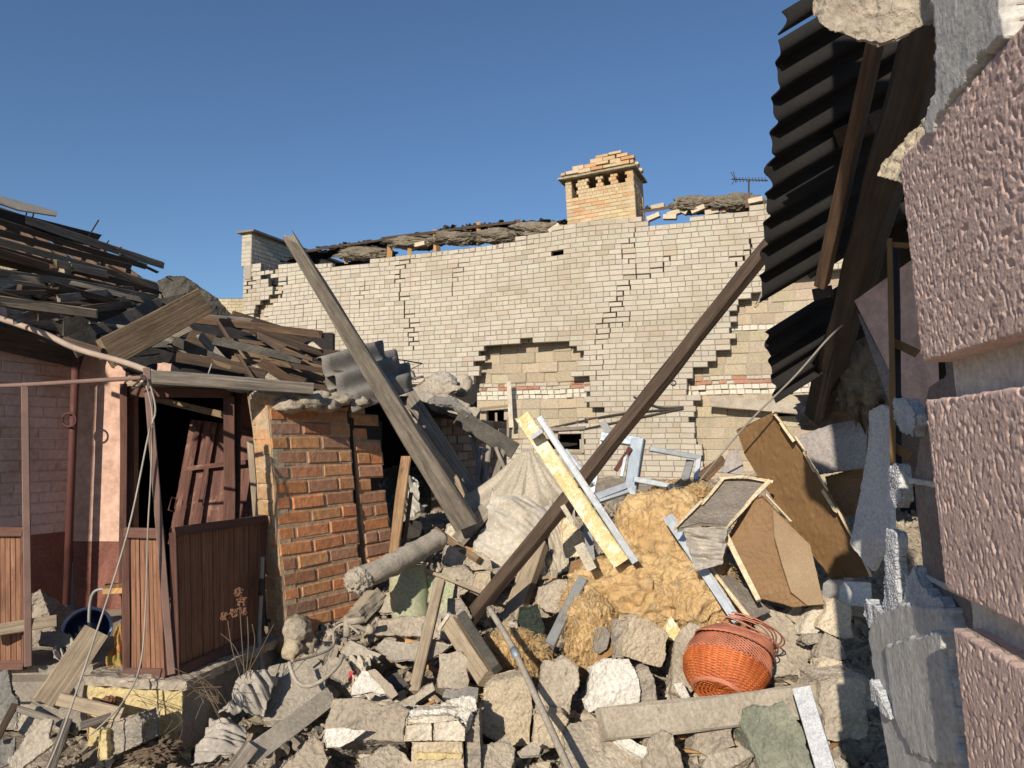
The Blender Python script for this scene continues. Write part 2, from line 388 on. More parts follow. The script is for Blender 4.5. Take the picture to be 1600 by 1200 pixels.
def corrugated(name, O, wave, run, nw, length, mat, amp=.028, pitch=.15, thick=.006, parent=None, rag=.02, ns=8, rag2=0):
    O = Vector(O); wv = Vector(wave).normalized(); rn = Vector(run).normalized(); n = wv.cross(rn).normalized(); V, uv = [], []; nu = int(nw * 12); s0 = random.random() * 9
    for j in range(ns + 1):
        for i in range(nu + 1):
            a = i / nu * nw; l = length * j / ns
            if j == 0: l += rag * noise.noise(Vector((a * 3, s0, 0)))
            if j == ns: l += (rag2 or rag) * noise.noise(Vector((a * 1.5, s0, 4))) * 3
            V.append(O + wv * (a * pitch) + rn * l + n * (amp * math.sin(a * 2 * math.pi))); uv.append((l, a * pitch))
    Fc = [(j * (nu + 1) + i, j * (nu + 1) + i + 1, (j + 1) * (nu + 1) + i + 1, (j + 1) * (nu + 1) + i) for j in range(ns) for i in range(nu)]
    o = make(name, V, Fc, mat, parent, uv=uv, smooth=True)
    s = o.modifiers.new('thickness', 'SOLIDIFY'); s.thickness = thick; s.offset = 0
    return o
def lump(name, cat, label, mat, c, rad, amp=.25, sub=5, freq=2.2, ridge=.5, parent=None, rot=0, group=None, hf=1.0):
    bm = bmesh.new(); bmesh.ops.create_icosphere(bm, subdivisions=sub, radius=1.0); s0 = random.random() * 60
    V = []
    q = Matrix.Rotation(rot, 3, 'Y')
    for v in bm.verts:
        d = v.co.normalized(); k = Vector((d.x * freq + s0, d.y * freq, d.z * freq))
        r = 1 + amp * noise.noise(k) + amp * ridge * (1 - 2 * abs(noise.noise(k * 2.3))) + hf * (amp * .35 * noise.noise(k * 6) + amp * .2 * noise.noise(k * 14))
        p = Vector((d.x * rad[0] * r, d.y * rad[1] * r, d.z * rad[2] * r)); V.append(q @ p + Vector(c))
    Fc = [[v.index for v in f.verts] for f in bm.faces]; bm.free()
    o = make(name, V, Fc, mat, parent, smooth=True)
    if parent is None: tag(o, label, cat, group)
    return o
# ---- bricks: each brick a chamfered box with its own mortar cell, gathered into one mesh per wall
def brick_geo(V, Fc, Cl, O, u, n, x0, x1, z0, z1, dep, jt, gap, colr, mort, mrec=.008, ch=.004, up=Vector((0, 0, 1)), deform=None, twist=0, mgap=None):
    def add(vs, fs, c):
        o = len(V)
        for p in vs:
            q = O + u * p[0] + n * p[1] + up * p[2]
            V.append(deform(q) if deform else q); Cl.append(c)
        for f in fs: Fc.append(tuple(i + o for i in f))
    g = gap / 2; a0, a1, b0, b1 = x0 + g, x1 - g, z0 + g, z1 - g
    j = [random.uniform(-jt, jt) for _ in range(6)]; out = random.uniform(-jt * .3, jt); ctw = twist
    a0 += j[0]; a1 += j[1]; b0 += j[2] * .6; b1 += j[3] * .6
    bx = [(a0, -dep, b0), (a1, -dep, b0), (a1, -dep, b1), (a0, -dep, b1), (a0, out - ch, b0), (a1, out - ch + ctw, b0), (a1, out - ch + ctw, b1), (a0, out - ch, b1),
          (a0 + ch, out, b0 + ch), (a1 - ch, out + ctw, b0 + ch), (a1 - ch, out + ctw, b1 - ch), (a0 + ch, out, b1 - ch)]
    fs = [(0, 1, 2, 3)] + [(k, (k + 1) % 4, 4 + (k + 1) % 4, 4 + k) for k in range(4)] + [(4 + k, 4 + (k + 1) % 4, 8 + (k + 1) % 4, 8 + k) for k in range(4)] + [(8, 9, 10, 11)]
    fs = [tuple(reversed(f)) for f in fs]
    add(bx, fs, colr)
    if mort is not None:
        e = .0004; m0, m1, m2, m3 = mgap or (0, 0, 0, 0)
        mb = [(x0 + e + m0, -dep + .003, z0 + e + m2), (x1 - e - m1, -dep + .003, z0 + e + m2), (x1 - e - m1, -dep + .003, z1 - e - m3), (x0 + e + m0, -dep + .003, z1 - e - m3)]
        mb += [(p[0], -mrec, p[2]) for p in mb]
        add(mb, [tuple(reversed(f)) for f in ((0, 1, 2, 3), (0, 1, 5, 4), (1, 2, 6, 5), (2, 3, 7, 6), (3, 0, 4, 7), (4, 5, 6, 7))], mort)
def cvar(c, v): k = 1 + random.uniform(-v, v); return tuple(max(0, x * k * (1 + random.uniform(-v, v) * .25)) for x in c)
# ================================================================ ground : one sheet to the horizon
def build_ground():
    N = 300; V, uv = [], []
    f = lambda u: 3.2 * u * 1.9 + 260 * u ** 7
    for j in range(N + 1):
        for i in range(N + 1):
            x = f(i / N * 2 - 1); y = 5.2 + f(j / N * 2 - 1); z = gz(x, y)
            near = 1 if (abs(x) < 7 and -1 < y < 14) else 0
            if near and y > 2:
                a = Vector((x, y, 0)); k = 1 if x > -1.6 else .5
                z += k * (.05 * noise.noise(a * 2.1) + .05 * noise.noise(a * 5) + .028 * noise.noise(a * 12) + .014 * noise.noise(a * 25)) - .03
            V.append((x, y, z))
    Fc = [(j * (N + 1) + i, j * (N + 1) + i + 1, (j + 1) * (N + 1) + i + 1, (j + 1) * (N + 1) + i) for j in range(N) for i in range(N)]
    o = make('ground', V, Fc, 'ground', smooth=False); tag(o, kind='structure')
build_ground()

def pip(x, y, poly):
    c = False; n = len(poly)
    for i in range(n):
        x1, y1 = poly[i]; x2, y2 = poly[(i + 1) % n]
        if (y1 > y) != (y2 > y) and x < (x2 - x1) * (y - y1) / (y2 - y1) + x1: c = not c
    return c
def interp(pl, x):
    if x <= pl[0][0]: return pl[0][1]
    for (a, b), (c, d) in zip(pl, pl[1:]):
        if x <= c: return b + (d - b) * (x - a) / max(c - a, 1e-6)
    return pl[-1][1]

# ================================================================ far white brick house
U = Vector((0.920, -0.3915, 0)); NN = Vector((-0.3915, -0.920, 0)); WO = Vector((-6.50, 17.51, 0))
house = thing('brick_house', WO + U * 6 + Vector((0, 0, .5)), 'long white brick house wall with stepped cracks and a yellow chimney', 'house')
def wpt(u, z, out=0): return WO + U * u + NN * out + Vector((0, 0, z))
def wall_u(px, z=3.5):
    r = (px - 800) / F / (CP - SP * 0) ; k = ray(px, 400).x
    return (k * WO.y - WO.x) / (U.x - k * U.y)
TOP = [(360, 411), (408, 411), (409, 418), (428, 418), (429, 411), (465, 405), (466, 412), (518, 411), (519, 418), (560, 408), (640, 396), (700, 387), (750, 379), (800, 372), (845, 363), (870, 352), (880, 346), (1003, 334),
       (1004, 350), (1012, 349), (1040, 345), (1058, 350), (1066, 342), (1100, 333), (1150, 326), (1200, 318), (1400, 285)]
LEFT = [(411, 371), (455, 371), (456, 374), (480, 374), (500, 372), (700, 372)]
H1 = [(735, 612), (740, 590), (744, 565), (750, 549), (780, 543), (786, 534), (830, 531), (840, 538), (865, 532), (896, 530), (904, 541), (914, 552), (904, 560), (896, 576), (897, 586), (905, 590), (918, 606), (915, 618), (906, 622), (925, 640), (934, 647), (936, 656), (916, 662), (905, 656), (895, 664), (865, 672), (862, 676), (840, 678), (800, 695), (748, 690), (742, 650)]
H1b = [(862, 676), (908, 675), (908, 709), (862, 709)]
H2 = [(1194, 448), (1182, 455), (1170, 462), (1156, 470), (1148, 480), (1143, 492), (1139, 503), (1146, 510), (1142, 530), (1138, 545), (1122, 552), (1110, 562), (1098, 570), (1092, 582), (1080, 592), (1072, 600), (1082, 612), (1080, 640), (1082, 690), (1098, 700), (1100, 760), (1420, 760), (1420, 420), (1262, 420)]
HW = [(748, 640), (792, 634), (792, 678), (748, 690)]
MISS = [(418, 433), (423, 440), (431, 447), (431, 461), (417, 470), (412, 478), (407, 485), (400, 491), (876, 392), (1010, 341)]
CR = [([(430, 425), (418, 434), (431, 448), (421, 455), (431, 461), (417, 470), (411, 478), (401, 491), (392, 498), (388, 510)], .085),
      ([(388, 428), (388, 440), (387, 446), (379, 452), (378, 460)], .05), ([(455, 432), (448, 445), (440, 453), (436, 465)], .045),
      ([(411, 495), (409, 508), (408, 520)], .03), ([(640, 408), (628, 420), (625, 432), (622, 450), (621, 468), (634, 478), (628, 490), (636, 494), (641, 502), (643, 512), (646, 525), (647, 543)], .035),
      ([(720, 411), (717, 425), (711, 436), (713, 450), (715, 458)], .018), ([(575, 442), (573, 452), (562, 470), (555, 480)], .016),
      ([(1046, 402), (1046, 407), (1035, 413), (1027, 424), (1012, 432), (985, 441), (975, 452), (965, 462), (968, 468), (962, 478), (958, 490), (949, 497), (947, 512), (935, 520)], .03),
      ([(990, 358), (988, 372), (981, 395), (980, 410), (989, 418), (989, 435)], .022), ([(986, 490), (984, 500), (969, 510), (957, 518), (952, 528), (940, 533), (930, 540)], .022),
      ([(936, 560), (936, 575), (942, 583), (934, 590), (955, 600)], .014), ([(1186, 372), (1180, 382), (1172, 395), (1160, 400), (1158, 412)], .05), ([(460, 480), (475, 490), (474, 500)], .012),
      ([(500, 505), (499, 512)], .02)]
def crack_x(pl, y):
    ys = [p[1] for p in pl]
    if y < ys[0] - 3 or y > ys[-1] + 3: return None
    for (a, b), (c, d) in zip(pl, pl[1:]):
        if b <= y <= d: return a + (c - a) * (y - b) / max(d - b, 1e-6)
    return pl[0][0] if y <= ys[0] else pl[-1][0]
def bulge(q):
    s = (q - WO).dot(U); z = q.z
    b = .09 * math.exp(-((s - 6.2) / 2.2) ** 2 - ((z - 3.6) / 1.3) ** 2) - .05 * math.exp(-((s - 1.0) / 1.0) ** 2 - ((z - 5.2) / 1.0) ** 2)
    dz = .018 * math.sin(s * .9) * ss((z - 1) / 4) + .03 * math.exp(-((s - 8.6) / .9) ** 2) * ss((z - 4.3) / 1.2)
    return q + NN * b + Vector((0, 0, dz)) + U * (.012 * noise.noise(q * .8)) + Vector((0, 0, .012 * noise.noise(q * 1.3 + Vector((9, 0, 0)))))
def build_outer():
    V, Fc, Cl = [], [], []; prev = [None] * len(CR); L = 13.6
    for r in range(0, 56):
        z0 = .45 + r * .1; z1 = z0 + .1; xs = []; x = -.12
        head = r % 6 == 3
        x = -.13 + (0 if r % 2 else .13)
        x0 = 0.0
        xs = [0.0]
        x = (.13 if r % 2 else .26)
        while x < L:
            xs.append(x); x += (.13 if head else (.26 if random.random() > .07 else .13)) * random.uniform(.985, 1.015)
        bs = [[a, b, 0, 0, 0, 0] for a, b in zip(xs, xs[1:])]
        for ci, (pl, wd) in enumerate(CR):
            best = None
            for k in range(1, len(bs)):
                px, py = proj(bulge(wpt(bs[k][0], z0 + .05))); cx = crack_x(pl, py)
                if cx is None: continue
                e = abs(px - cx)
                if best is None or e < best[0]: best = (e, k)
            if best and best[0] < 14:
                k = best[1]; bs[k - 1][3] += wd * .36; bs[k][2] += wd * .36
                ux = bs[k][0]
                if prev[ci] is not None and abs(prev[ci] - ux) > .1:
                    a, b = sorted((prev[ci], ux))
                    for q in bs:
                        if q[1] > a + .03 and q[0] < b - .03: q[4] = max(q[4], min(.02, wd * .5))
                prev[ci] = ux
        for a, b, ga, gb, gt, gbot in bs:
            mid = bulge(wpt((a + b) / 2, z0 + .05)); px, py = proj(mid)
            if py - 3 < interp(TOP, px): continue
            if px < interp([(y, xx) for y, xx in LEFT], py): continue
            jx, jy = random.gauss(0, 4), random.gauss(0, 3)
            if pip(px + jx, py + jy, H1) or pip(px, py, H1b) or pip(px + jx * .6, py, H2): continue
            if any(abs(px - mx) < 8 and abs(py - my) < 4.2 for mx, my in MISS): continue
            c = cvar((.47, .415, .33), .075)
            if random.random() < .08: c = cvar((.42, .35, .26), .1)
            if px > 1000 and py > 480 or py > 600: c = tuple(v * .93 for v in c)
            top = py - 12 < interp(TOP, px)
            jt = .012 if top else .0025
            brick_geo(V, Fc, Cl, WO + Vector((0, 0, 0)), U, NN, a + ga * .0, b, z0, z1, .12, jt, .013, c, (.235, .20, .155), .007, .004, deform=bulge, twist=random.uniform(-.008, .008) if top else random.uniform(-.0015, .0015), mgap=(ga, gb, gbot, gt)) if not (ga or gb or gt) else \
            brick_geo(V, Fc, Cl, WO, U, NN, a + ga, b - gb, z0, z1 - gt, .12, jt, .012, c, (.235, .20, .155), .007, .004, deform=bulge, twist=random.uniform(-.006, .006))
    return make('outer_wall', V, Fc, 'white_brick', house, col=Cl)
build_outer()
def build_inner():
    V, Fc, Cl = [], [], []
    z = .45; rows = []
    while z < 2.28: rows.append((z, .2, 'b')); z += .2
    rows += [(z, .095, 'w'), (z + .095, .095, 'w'), (z + .19, .075, 'r'), (z + .265, .08, 'm')]; z += .345
    k = 0
    while z < 5.2:
        rows.append((z, .2, 'b')); z += .2; k += 1
        if k == 4: rows.append((z, .1, 'w')); z += .1
    for z0, h, ty in rows:
        x = random.uniform(0, .3)
        while x < 13.5:
            l = {'b': random.choice((.39, .39, .39, .26)), 'w': .135, 'r': random.choice((.26, .13)), 'm': random.choice((.13, .2, .26))}[ty]
            px, py = proj(wpt(x + l / 2, z0 + h / 2, -.25)); skip = False
            if pip(px, py, HW) or pip(px, py, H1b): skip = True
            if 1100 < px < 1180 and 642 < py < 690 and random.random() < .2: skip = True
            if 1195 < px < 1300 and 640 < py < 656: skip = True
            c = {'b': cvar((.40, .325, .225), .13), 'w': cvar((.60, .54, .44), .08), 'r': cvar((.38, .19, .12), .2), 'm': random.choice((cvar((.45, .36, .26), .12), cvar((.40, .20, .12), .2), cvar((.40, .33, .25), .1)))}[ty]
            if ty in 'rm' and random.random() < .5: c = cvar((.48, .42, .33), .1)
            if not skip:
                ro = random.uniform(-.02, .025) + (.05 if (ty == 'w' and random.random() < .18) else 0)
                brick_geo(V, Fc, Cl, WO - NN * .25, U, NN, x, x + l, z0, z0 + h, .1, .006, .014, c, (.40, .345, .27), .008 + (0 if ty == 'b' else .012), .006, deform=lambda q: q + NN * (ro) + Vector((0, 0, .02 * noise.noise(q * 1.2))) + NN * (.05 * noise.noise(q * .9)))
            x += l
    make('inner_wall', V, Fc, 'block_inner', house, col=Cl)
build_inner()
# rooms coloured dark for their shade, gable return, back and roof
def quadbox(name, pts, th, mat, parent, **k): return slab3(name, pts, th, mat, parent, **k)
b0 = -3.6
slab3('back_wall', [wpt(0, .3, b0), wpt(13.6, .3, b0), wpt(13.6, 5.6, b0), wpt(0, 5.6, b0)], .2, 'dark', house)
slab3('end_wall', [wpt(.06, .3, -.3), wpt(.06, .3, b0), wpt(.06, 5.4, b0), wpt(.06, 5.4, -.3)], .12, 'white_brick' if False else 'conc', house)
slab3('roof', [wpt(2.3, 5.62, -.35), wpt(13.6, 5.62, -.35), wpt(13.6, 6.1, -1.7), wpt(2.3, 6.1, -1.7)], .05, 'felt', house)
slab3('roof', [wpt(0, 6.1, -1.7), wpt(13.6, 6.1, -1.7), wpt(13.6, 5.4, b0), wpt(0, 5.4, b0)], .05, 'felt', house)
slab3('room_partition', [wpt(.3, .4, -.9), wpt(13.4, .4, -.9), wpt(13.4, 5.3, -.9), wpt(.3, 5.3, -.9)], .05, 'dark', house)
# window frame of the small cellar window and the lintel
def onwall(px, py, out=0):
    r = ray(px, py); o = WO + NN * out; t = ((o - Vector((0, 0, EYE))).dot(NN)) / r.dot(NN); return Vector((0, 0, EYE)) + r * t
wf = make('window', *[[], []] if False else tube_geo([onwall(910, 676, -.02), onwall(910, 708, -.02)], .025, 4), 'cloth_g', house)
for a, b in (((866, 676), (910, 675)), ((866, 708), (912, 708)), ((747, 639), (794, 634)), ((775, 645), (776, 690)), ((794, 652), (793, 690))):
    make('window_frame', *tube_geo([onwall(*a, -.06), onwall(*b, -.06)], .03, 4), 'wood_dust', house)
beam3('lintel', onwall(1110, 627, -.03), onwall(1262, 640, -.03), .2, .16, 'conc', house)
beam3('lintel', onwall(862, 671, .01), onwall(915, 668, .01), .07, .1, 'wood_grey', house)
beam3('hanging_plank', onwall(795, 596, .02), onwall(799, 668, .06), .09, .05, 'plaster', house)
# parapet at the left end
PU = -NN
def small_bricks(name, O, u, n, L, z0, z1, ch, bl, dep, colf, mat, parent, mort=(.33, .29, .23), skip=None, jt=.003, gap=.012, label=None, deform=None, ch2=.004, mrec=.008):
    V, Fc, Cl = [], [], []; r = 0; z = z0
    while z < z1 - .01:
        x = 0.0 if r % 2 else -bl / 2
        while x < L:
            a, b = max(0, x), min(L, x + bl * random.uniform(.97, 1.03))
            if b - a > .03 and not (skip and skip(a, b, z, z + ch)):
                brick_geo(V, Fc, Cl, O, u, n, a, b, z, z + ch, dep, jt, gap, colf(a, z), mort, mrec, ch2, deform=deform)
            x = b if b > x else x + bl
        z += ch; r += 1
    o = make(name, V, Fc, mat, parent, col=Cl)
    if label: o['label'] = label
    return o
wcol = lambda a, z: cvar((.47, .415, .33), .08)
lp = onwall(377, 400)
small_bricks('parapet_front', Vector((lp.x, lp.y, 0)) + NN * .0, U, NN, .30, 5.82, 6.62, .1, .26, .2, wcol, 'white_brick', house)
small_bricks('parapet_side', Vector((lp.x, lp.y, 0)) + U * .305, PU, U, 4.2, 5.5, 6.62, .1, .26, .2, wcol, 'white_brick', house)
q0 = Vector((lp.x, lp.y, 6.625))
slab3('parapet_cap', [q0 - U * .08 + NN * .1, q0 + U * .45 + NN * .1, q0 + U * .45 - NN * 4.3, q0 - U * .08 - NN * 4.3], .05, 'slate', house, ext=(0, 0, 1))
# chimney
c0 = onwall(881, 345); ch_o = Vector((c0.x, c0.y, 0)) - NN * .25
k = 1.03
cl = (onwall(996, 335) - onwall(881, 345)).length * .95
ycol = lambda a, z: random.choice((cvar((.52, .41, .245), .1), cvar((.52, .40, .235), .1), cvar((.48, .36, .21), .1), cvar((.52, .31, .17), .12), cvar((.52, .42, .27), .12)))
lean = lambda q: q + U * (-.05 * (q.z - 5.7)) + Vector((0, 0, .04 * ((q - ch_o).dot(U))))
CZ = 5.72
def slot(a, b, z0, z1):
    m = (a + b) / 2; zz = (z0 + z1) / 2 - CZ
    if .90 < zz: return any(abs(m - s) < w for s, w in ((cl * .13, .075), (cl * .40, .095), (cl * .61, .08), (cl * .82, .10)))
    if .74 < zz: return abs(m - cl * .13) < .075
    return False
chim = make('chimney', *tube_geo([ch_o + U * cl * .5 - NN * .3 + Vector((0, 0, 5.3)), ch_o + U * cl * .5 - NN * .3 + Vector((0, 0, CZ + .5))], .2, 6), 'dark', house)
chim['label'] = 'yellow brick chimney stack with four flue slots and a broken flared top'
small_bricks('chimney_front', ch_o, U, NN, cl, CZ - .3, CZ + .75, .076, .26, .12, ycol, 'chim', chim, (.42, .33, .2), deform=lean)
small_bricks('chimney_flue_row', ch_o, U, NN, cl, CZ + .752, CZ + 1.14, .076, .075, .12, lambda a, z: cvar((.50, .39, .235), .1), 'chim', chim, (.42, .33, .2), skip=slot, deform=lean)
small_bricks('chimney_side', ch_o + U * (cl - .01), -NN, U, .8, CZ - .3, CZ + 1.14, .076, .26, .12, ycol, 'chim', chim, (.42, .33, .2), deform=lean)
small_bricks('chimney_side', ch_o + U * .01 - NN * .8, NN, -U, .8, CZ - .3, CZ + 1.14, .076, .26, .12, ycol, 'chim', chim, (.42, .33, .2), deform=lean)
small_bricks('chimney_back', ch_o + U * cl - NN * .82, -U, -NN, cl, CZ - .3, CZ + 1.14, .076, .26, .1, ycol, 'chim', chim, (.42, .33, .2), skip=lambda a, b, z0, z1: slot(cl - b, cl - a, z0, z1) and False, deform=lean)
zt = CZ + 1.15
slab3('chimney_slab', [lean(ch_o + U * x + NN * y + Vector((0, 0, zt))) for x, y in ((-.12, .12), (cl + .07, .12), (cl + .07, -.95), (-.12, -.95))], .045, 'lichen', chim, ext=(0, 0, 1), mods=(.01, 4, .1, .02))
def topskip(a, b, z0, z1):
    zz = z0 - zt - .07; m = (a + b) / 2 / (cl + .12)
    return zz > interp([(0, .05), (.12, .12), (.2, .2), (.42, .2), (.46, .12), (.52, .30), (.70, .34), (.9, .33), (.93, .2), (1, .1)], m) - .06
for kk, (dy, L0) in enumerate(((.1, -.1), (-.25, .05), (-.6, .0))):
    small_bricks('chimney_crown', ch_o + U * (-.07) + NN * dy, U, NN, cl + .12, zt + .07, zt + .42, .076, .26, .12, ycol, 'chim', chim, None, skip=topskip, jt=.02, deform=lean)
# ruined eaves : felt strips, rafters, sagging insulation rolls
def eave(px, py, out=-.25): return onwall(px, py, out)
edge = [(440, 402), (500, 388), (545, 383), (600, 376), (640, 369), (690, 360), (740, 355), (800, 350), (850, 347), (884, 346)]
for a, b in zip(edge, edge[1:]):
    for rep in range(2):
        A = eave(a[0] - 4, a[1] + rep * 6 + random.uniform(-2, 2), -.3 - .1 * rep); B = eave(b[0] + 6, b[1] + rep * 6 + random.uniform(-3, 3), -.3 - .12 * rep)
        o = sheet('roofing_felt', [A, B, B - NN * 1.2 + Vector((0, 0, .25)), A - NN * 1.2 + Vector((0, 0, .25))], 14, 6, 'felt', folds(.05, 4, .3), .012, house, rag=.25)
for px, py, l in ((541, 400, 14), (608, 393, 20), (611, 390, 20), (680, 375, 22), (684, 376, 20), (748, 363, 22), (810, 358, 20), (640, 384, 18), (1167, 313, 14), (1130, 320, 14)):
    beam3('rafter_end', eave(px, py - l * .7, -.12), eave(px + random.uniform(-2, 2), py + l * .9, -.14), .09, .12, 'wood_orange' if px % 3 else 'wood_brown', house)
for a, b in (((478, 392), (690, 362)), ((600, 372), (760, 352)), ((700, 359), (800, 348)), ((1006, 330), (1060, 322)), ((1040, 324), (1120, 312))):
    beam3('batten', eave(*a, -.05), eave(*b, -.05), .05, .05, 'wood_dark' if a[0] < 1000 else 'wood_brown', house, rag=(.1, .1))
for px0, px1, py0, py1 in ((545, 600, 398, 396), (620, 678, 380, 378), (688, 745, 374, 370), (752, 808, 370, 368), (815, 872, 362, 356), (1060, 1120, 322, 318), (1120, 1186, 320, 314)):
    A, B = eave(px0, py0, -.2), eave(px1, py1, -.2); m = (A + B) / 2; lw = (B - A).length
    o = lump('insulation_roll', None, None, 'wool_grey', m, (lw * .56, .16, .14), .34, 5, 2.0, .8, parent=house, rot=0); 
for px, py, w_ in ((515, 386, 40), (552, 382, 30), (560, 381, 20), (693, 357, 22), (735, 353, 30), (768, 352, 22), (1012, 326, 20), (1100, 314, 26), (1155, 308, 30)):
    A = eave(px - w_ / 2, py + 3, -.35); B = eave(px + w_ / 2, py - 2, -.35)
    sheet('roofing_felt', [A, B, B + Vector((0, 0, .12)) - NN * .3, A + Vector((0, 0, .1)) - NN * .3], 16, 5, 'felt', folds(.05, 5, .1), .012, house, rag=.35)
# loose bricks thrown on top of the wall : part of the ruined wall head
for px, py, rz in ((865, 356, .5), (1027, 322, .1), (1064, 327, -.6), (1052, 332, .2), (1090, 326, .3), (1112, 330, .1), (655, 381, .1), (690, 377, .1), (1145, 320, .2), (1180, 312, .1), (560, 395, .1), (1020, 338, .3), (1046, 338, -.1)):
    p = onwall(px, py, -.05); q = Matrix.Rotation(rz, 3, NN); e1 = q @ U; e2 = q @ Vector((0, 0, 1))
    slab3('loose_brick', [p - e1 * .125 - e2 * .045, p + e1 * .125 - e2 * .045, p + e1 * .125 + e2 * .045, p - e1 * .125 + e2 * .045], .12, 'conc_cream' if px != 1027 else 'conc_y', house, mods=(.006, 2, .06, .01))
# cables bracketed on the wall
tubes('wall_cable', [catmull([onwall(858, 669, .03), onwall(960, 648, .05), onwall(1065, 638, .03)]), catmull([onwall(905, 672, .03), onwall(1000, 652, .04), onwall(1068, 638, .03)]), catmull([onwall(990, 620, .03), onwall(1030, 636, .05), onwall(1068, 636, .03)])], .018, 'cable_d', house)
tubes('wall_ring', [[onwall(1052 + 4 * math.cos(t), 598 + 4 * math.sin(t), .03) for t in np.linspace(0, 6.28, 12)]], .008, 'cable_d', house)
# television aerial behind the ridge
at = thing('aerial', onwall(1170, 306, -1.6), 'thin rake shaped television aerial on the roof ridge against the sky', 'aerial')
tubes('mast', [[onwall(1170, 335, -1.6), onwall(1170, 281, -1.6)]], .016, 'cable_d', at)
tubes('boom', [[onwall(1143, 280, -1.6), onwall(1200, 282, -1.6)]], .012, 'cable_d', at)
tubes('element', [[onwall(x, 277, -1.6), onwall(x + 2, 284, -1.6)] for x in range(1150, 1200, 5)] + [[onwall(1142, 269, -1.6), onwall(1148, 280, -1.6), onwall(1144, 288, -1.6)], [onwall(1146, 268, -1.6), onwall(1150, 286, -1.6)]], .008, 'cable_d', at)
# pale building far left behind the house
fb = thing('far_building', P(330, 560, 24), 'sliver of a pale yellow brick building beyond the left end of the cracked wall', 'building')
small_bricks('wall', P(250, 690, 24), Vector((1, 0, 0)), Vector((0, -1, 0)), 4.2, 0, 4.64, .1, .26, .15, lambda a, z: cvar((.56, .46, .28), .08), 'white_brick', fb)
slab3('roof', [P(250, 471, 24), P(450, 471, 24), P(450, 466, 27), P(250, 466, 27)], .1, 'slate', fb)
# ================================================================ left pink house
lh = thing('pink_house', P(118, 930, 5.6), 'pink painted brick house with a stripped collapsed roof on the left', 'house')
AD = Vector((-0.45, -0.893, 0)); AN = Vector((0.893, -0.45, 0))
CA = P(112, 690, 5.6); CA.z = 0
small_bricks('wall', CA + AD * 2.6, -AD, AN, 2.6, .92, 2.52, .078, .262, .1, lambda a, z: cvar((.62, .45, .38), .04), 'pink_brick', lh, (.55, .38, .32), gap=.006, mrec=.003, jt=.003, ch2=.006)
slab3('dado', [CA + AD * 2.6 + AN * .004 + Vector((0, 0, .2)), CA + AN * .004 + Vector((0, 0, .2)), CA + AN * .004 + Vector((0, 0, .93)), CA + AD * 2.6 + AN * .004 + Vector((0, 0, .93))], .1, 'dado', lh)
DB = 5.66
def flat(x0, y0, x1, y1, d, dd=0): return [P(x0, y1, d), P(x1, y1, d), P(x1, y0, d), P(x0, y0, d)]
slab3('door_wall', flat(114, 520, 196, 846, DB), .2, 'pink_plaster', lh, mods=(0, 5, .2, .006))
slab3('dado', flat(114, 847, 200, 1000, DB), .2, 'dado', lh)
slab3('door_wall', flat(196, 545, 372, 603, DB + .02), .2, 'pink_plaster', lh, mods=(0, 5, .15, .012))
slab3('door_wall', flat(372, 585, 470, 1000, DB + .35), .2, 'dado', lh)
slab3('room_wall', flat(100, 520, 520, 1020, DB + 2.2), .1, 'dark', lh)  # room walls coloured near black to stand for indoor shade
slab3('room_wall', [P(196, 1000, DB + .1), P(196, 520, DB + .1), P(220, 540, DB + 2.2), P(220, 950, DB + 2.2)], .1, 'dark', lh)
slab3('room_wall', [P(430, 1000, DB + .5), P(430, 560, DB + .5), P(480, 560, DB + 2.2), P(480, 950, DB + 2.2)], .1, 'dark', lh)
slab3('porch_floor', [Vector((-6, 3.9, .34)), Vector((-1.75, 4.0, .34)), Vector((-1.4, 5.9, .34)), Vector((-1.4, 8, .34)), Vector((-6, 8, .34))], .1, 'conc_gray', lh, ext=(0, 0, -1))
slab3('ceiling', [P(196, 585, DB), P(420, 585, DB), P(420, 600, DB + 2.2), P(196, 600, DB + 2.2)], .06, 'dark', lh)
# drainpipe and downpipe bracket
make('downpipe', *tube_geo([P(119, 545, 5.45), P(113, 700, 5.45), P(104, 945, 5.45)], .028, 8), 'rust', lh, smooth=True)
make('pipe_clip', *tube_geo([P(108 + 11 * math.cos(t), 656 + 11 * math.sin(t), 5.4) for t in np.linspace(0, 6.2, 14)], .008, 5, True), 'rust', lh, smooth=True)
# door frame
fr = bpy.data.objects.new('door_frame', None); C.objects.link(fr); fr.parent = lh; fr.location = P(280, 920, 5.55) - lh.location; fr['label'] = 'dark red painted door frame under the broken porch roof'
for (a, b, w_, m_) in (((193, 600, 5.5), (192, 930, 5.5), .05, 'redpaint'), ((204, 606, 5.6), (203, 920, 5.6), .045, 'redpaint'), ((196, 612, 5.55), (362, 614, 5.5), .075, 'redpaint'), ((197, 601, 5.6), (362, 604, 5.55), .035, 'wood_dust'),
                       ((359, 620, 5.5), (358, 825, 5.45), .08, 'redpaint'), ((372, 612, 5.6), (369, 820, 5.5), .05, 'wood_dark'), ((388, 606, 5.4), (402, 700, 5.3), .03, 'wood_dust'), ((390, 690, 5.35), (412, 930, 5.2), .045, 'wood_dust')):
    beam3('frame_bar', P(*a), P(*b), w_, .06, m_, fr)
dl = thing('door', P(330, 880, 5.7), 'peeling brown red door leaning askew inside the dark doorway', 'door')
slab3('door_leaf', [P(298, 655, 5.95), P(352, 662, 5.9), P(402, 676, 5.85), P(384, 860, 5.6), P(262, 850, 5.6)], .045, 'door', dl, mods=(.005, 5, .05, .012))
for a, b in (((312, 660, 5.9), (276, 845, 5.55)), ((336, 662, 5.87), (302, 845, 5.54))): beam3('door_stile', P(*a), P(*b), .035, .02, 'door', dl)
beam3('door_rail', P(288, 733, 5.75), P(392, 722, 5.72), .035, .02, 'door', dl)
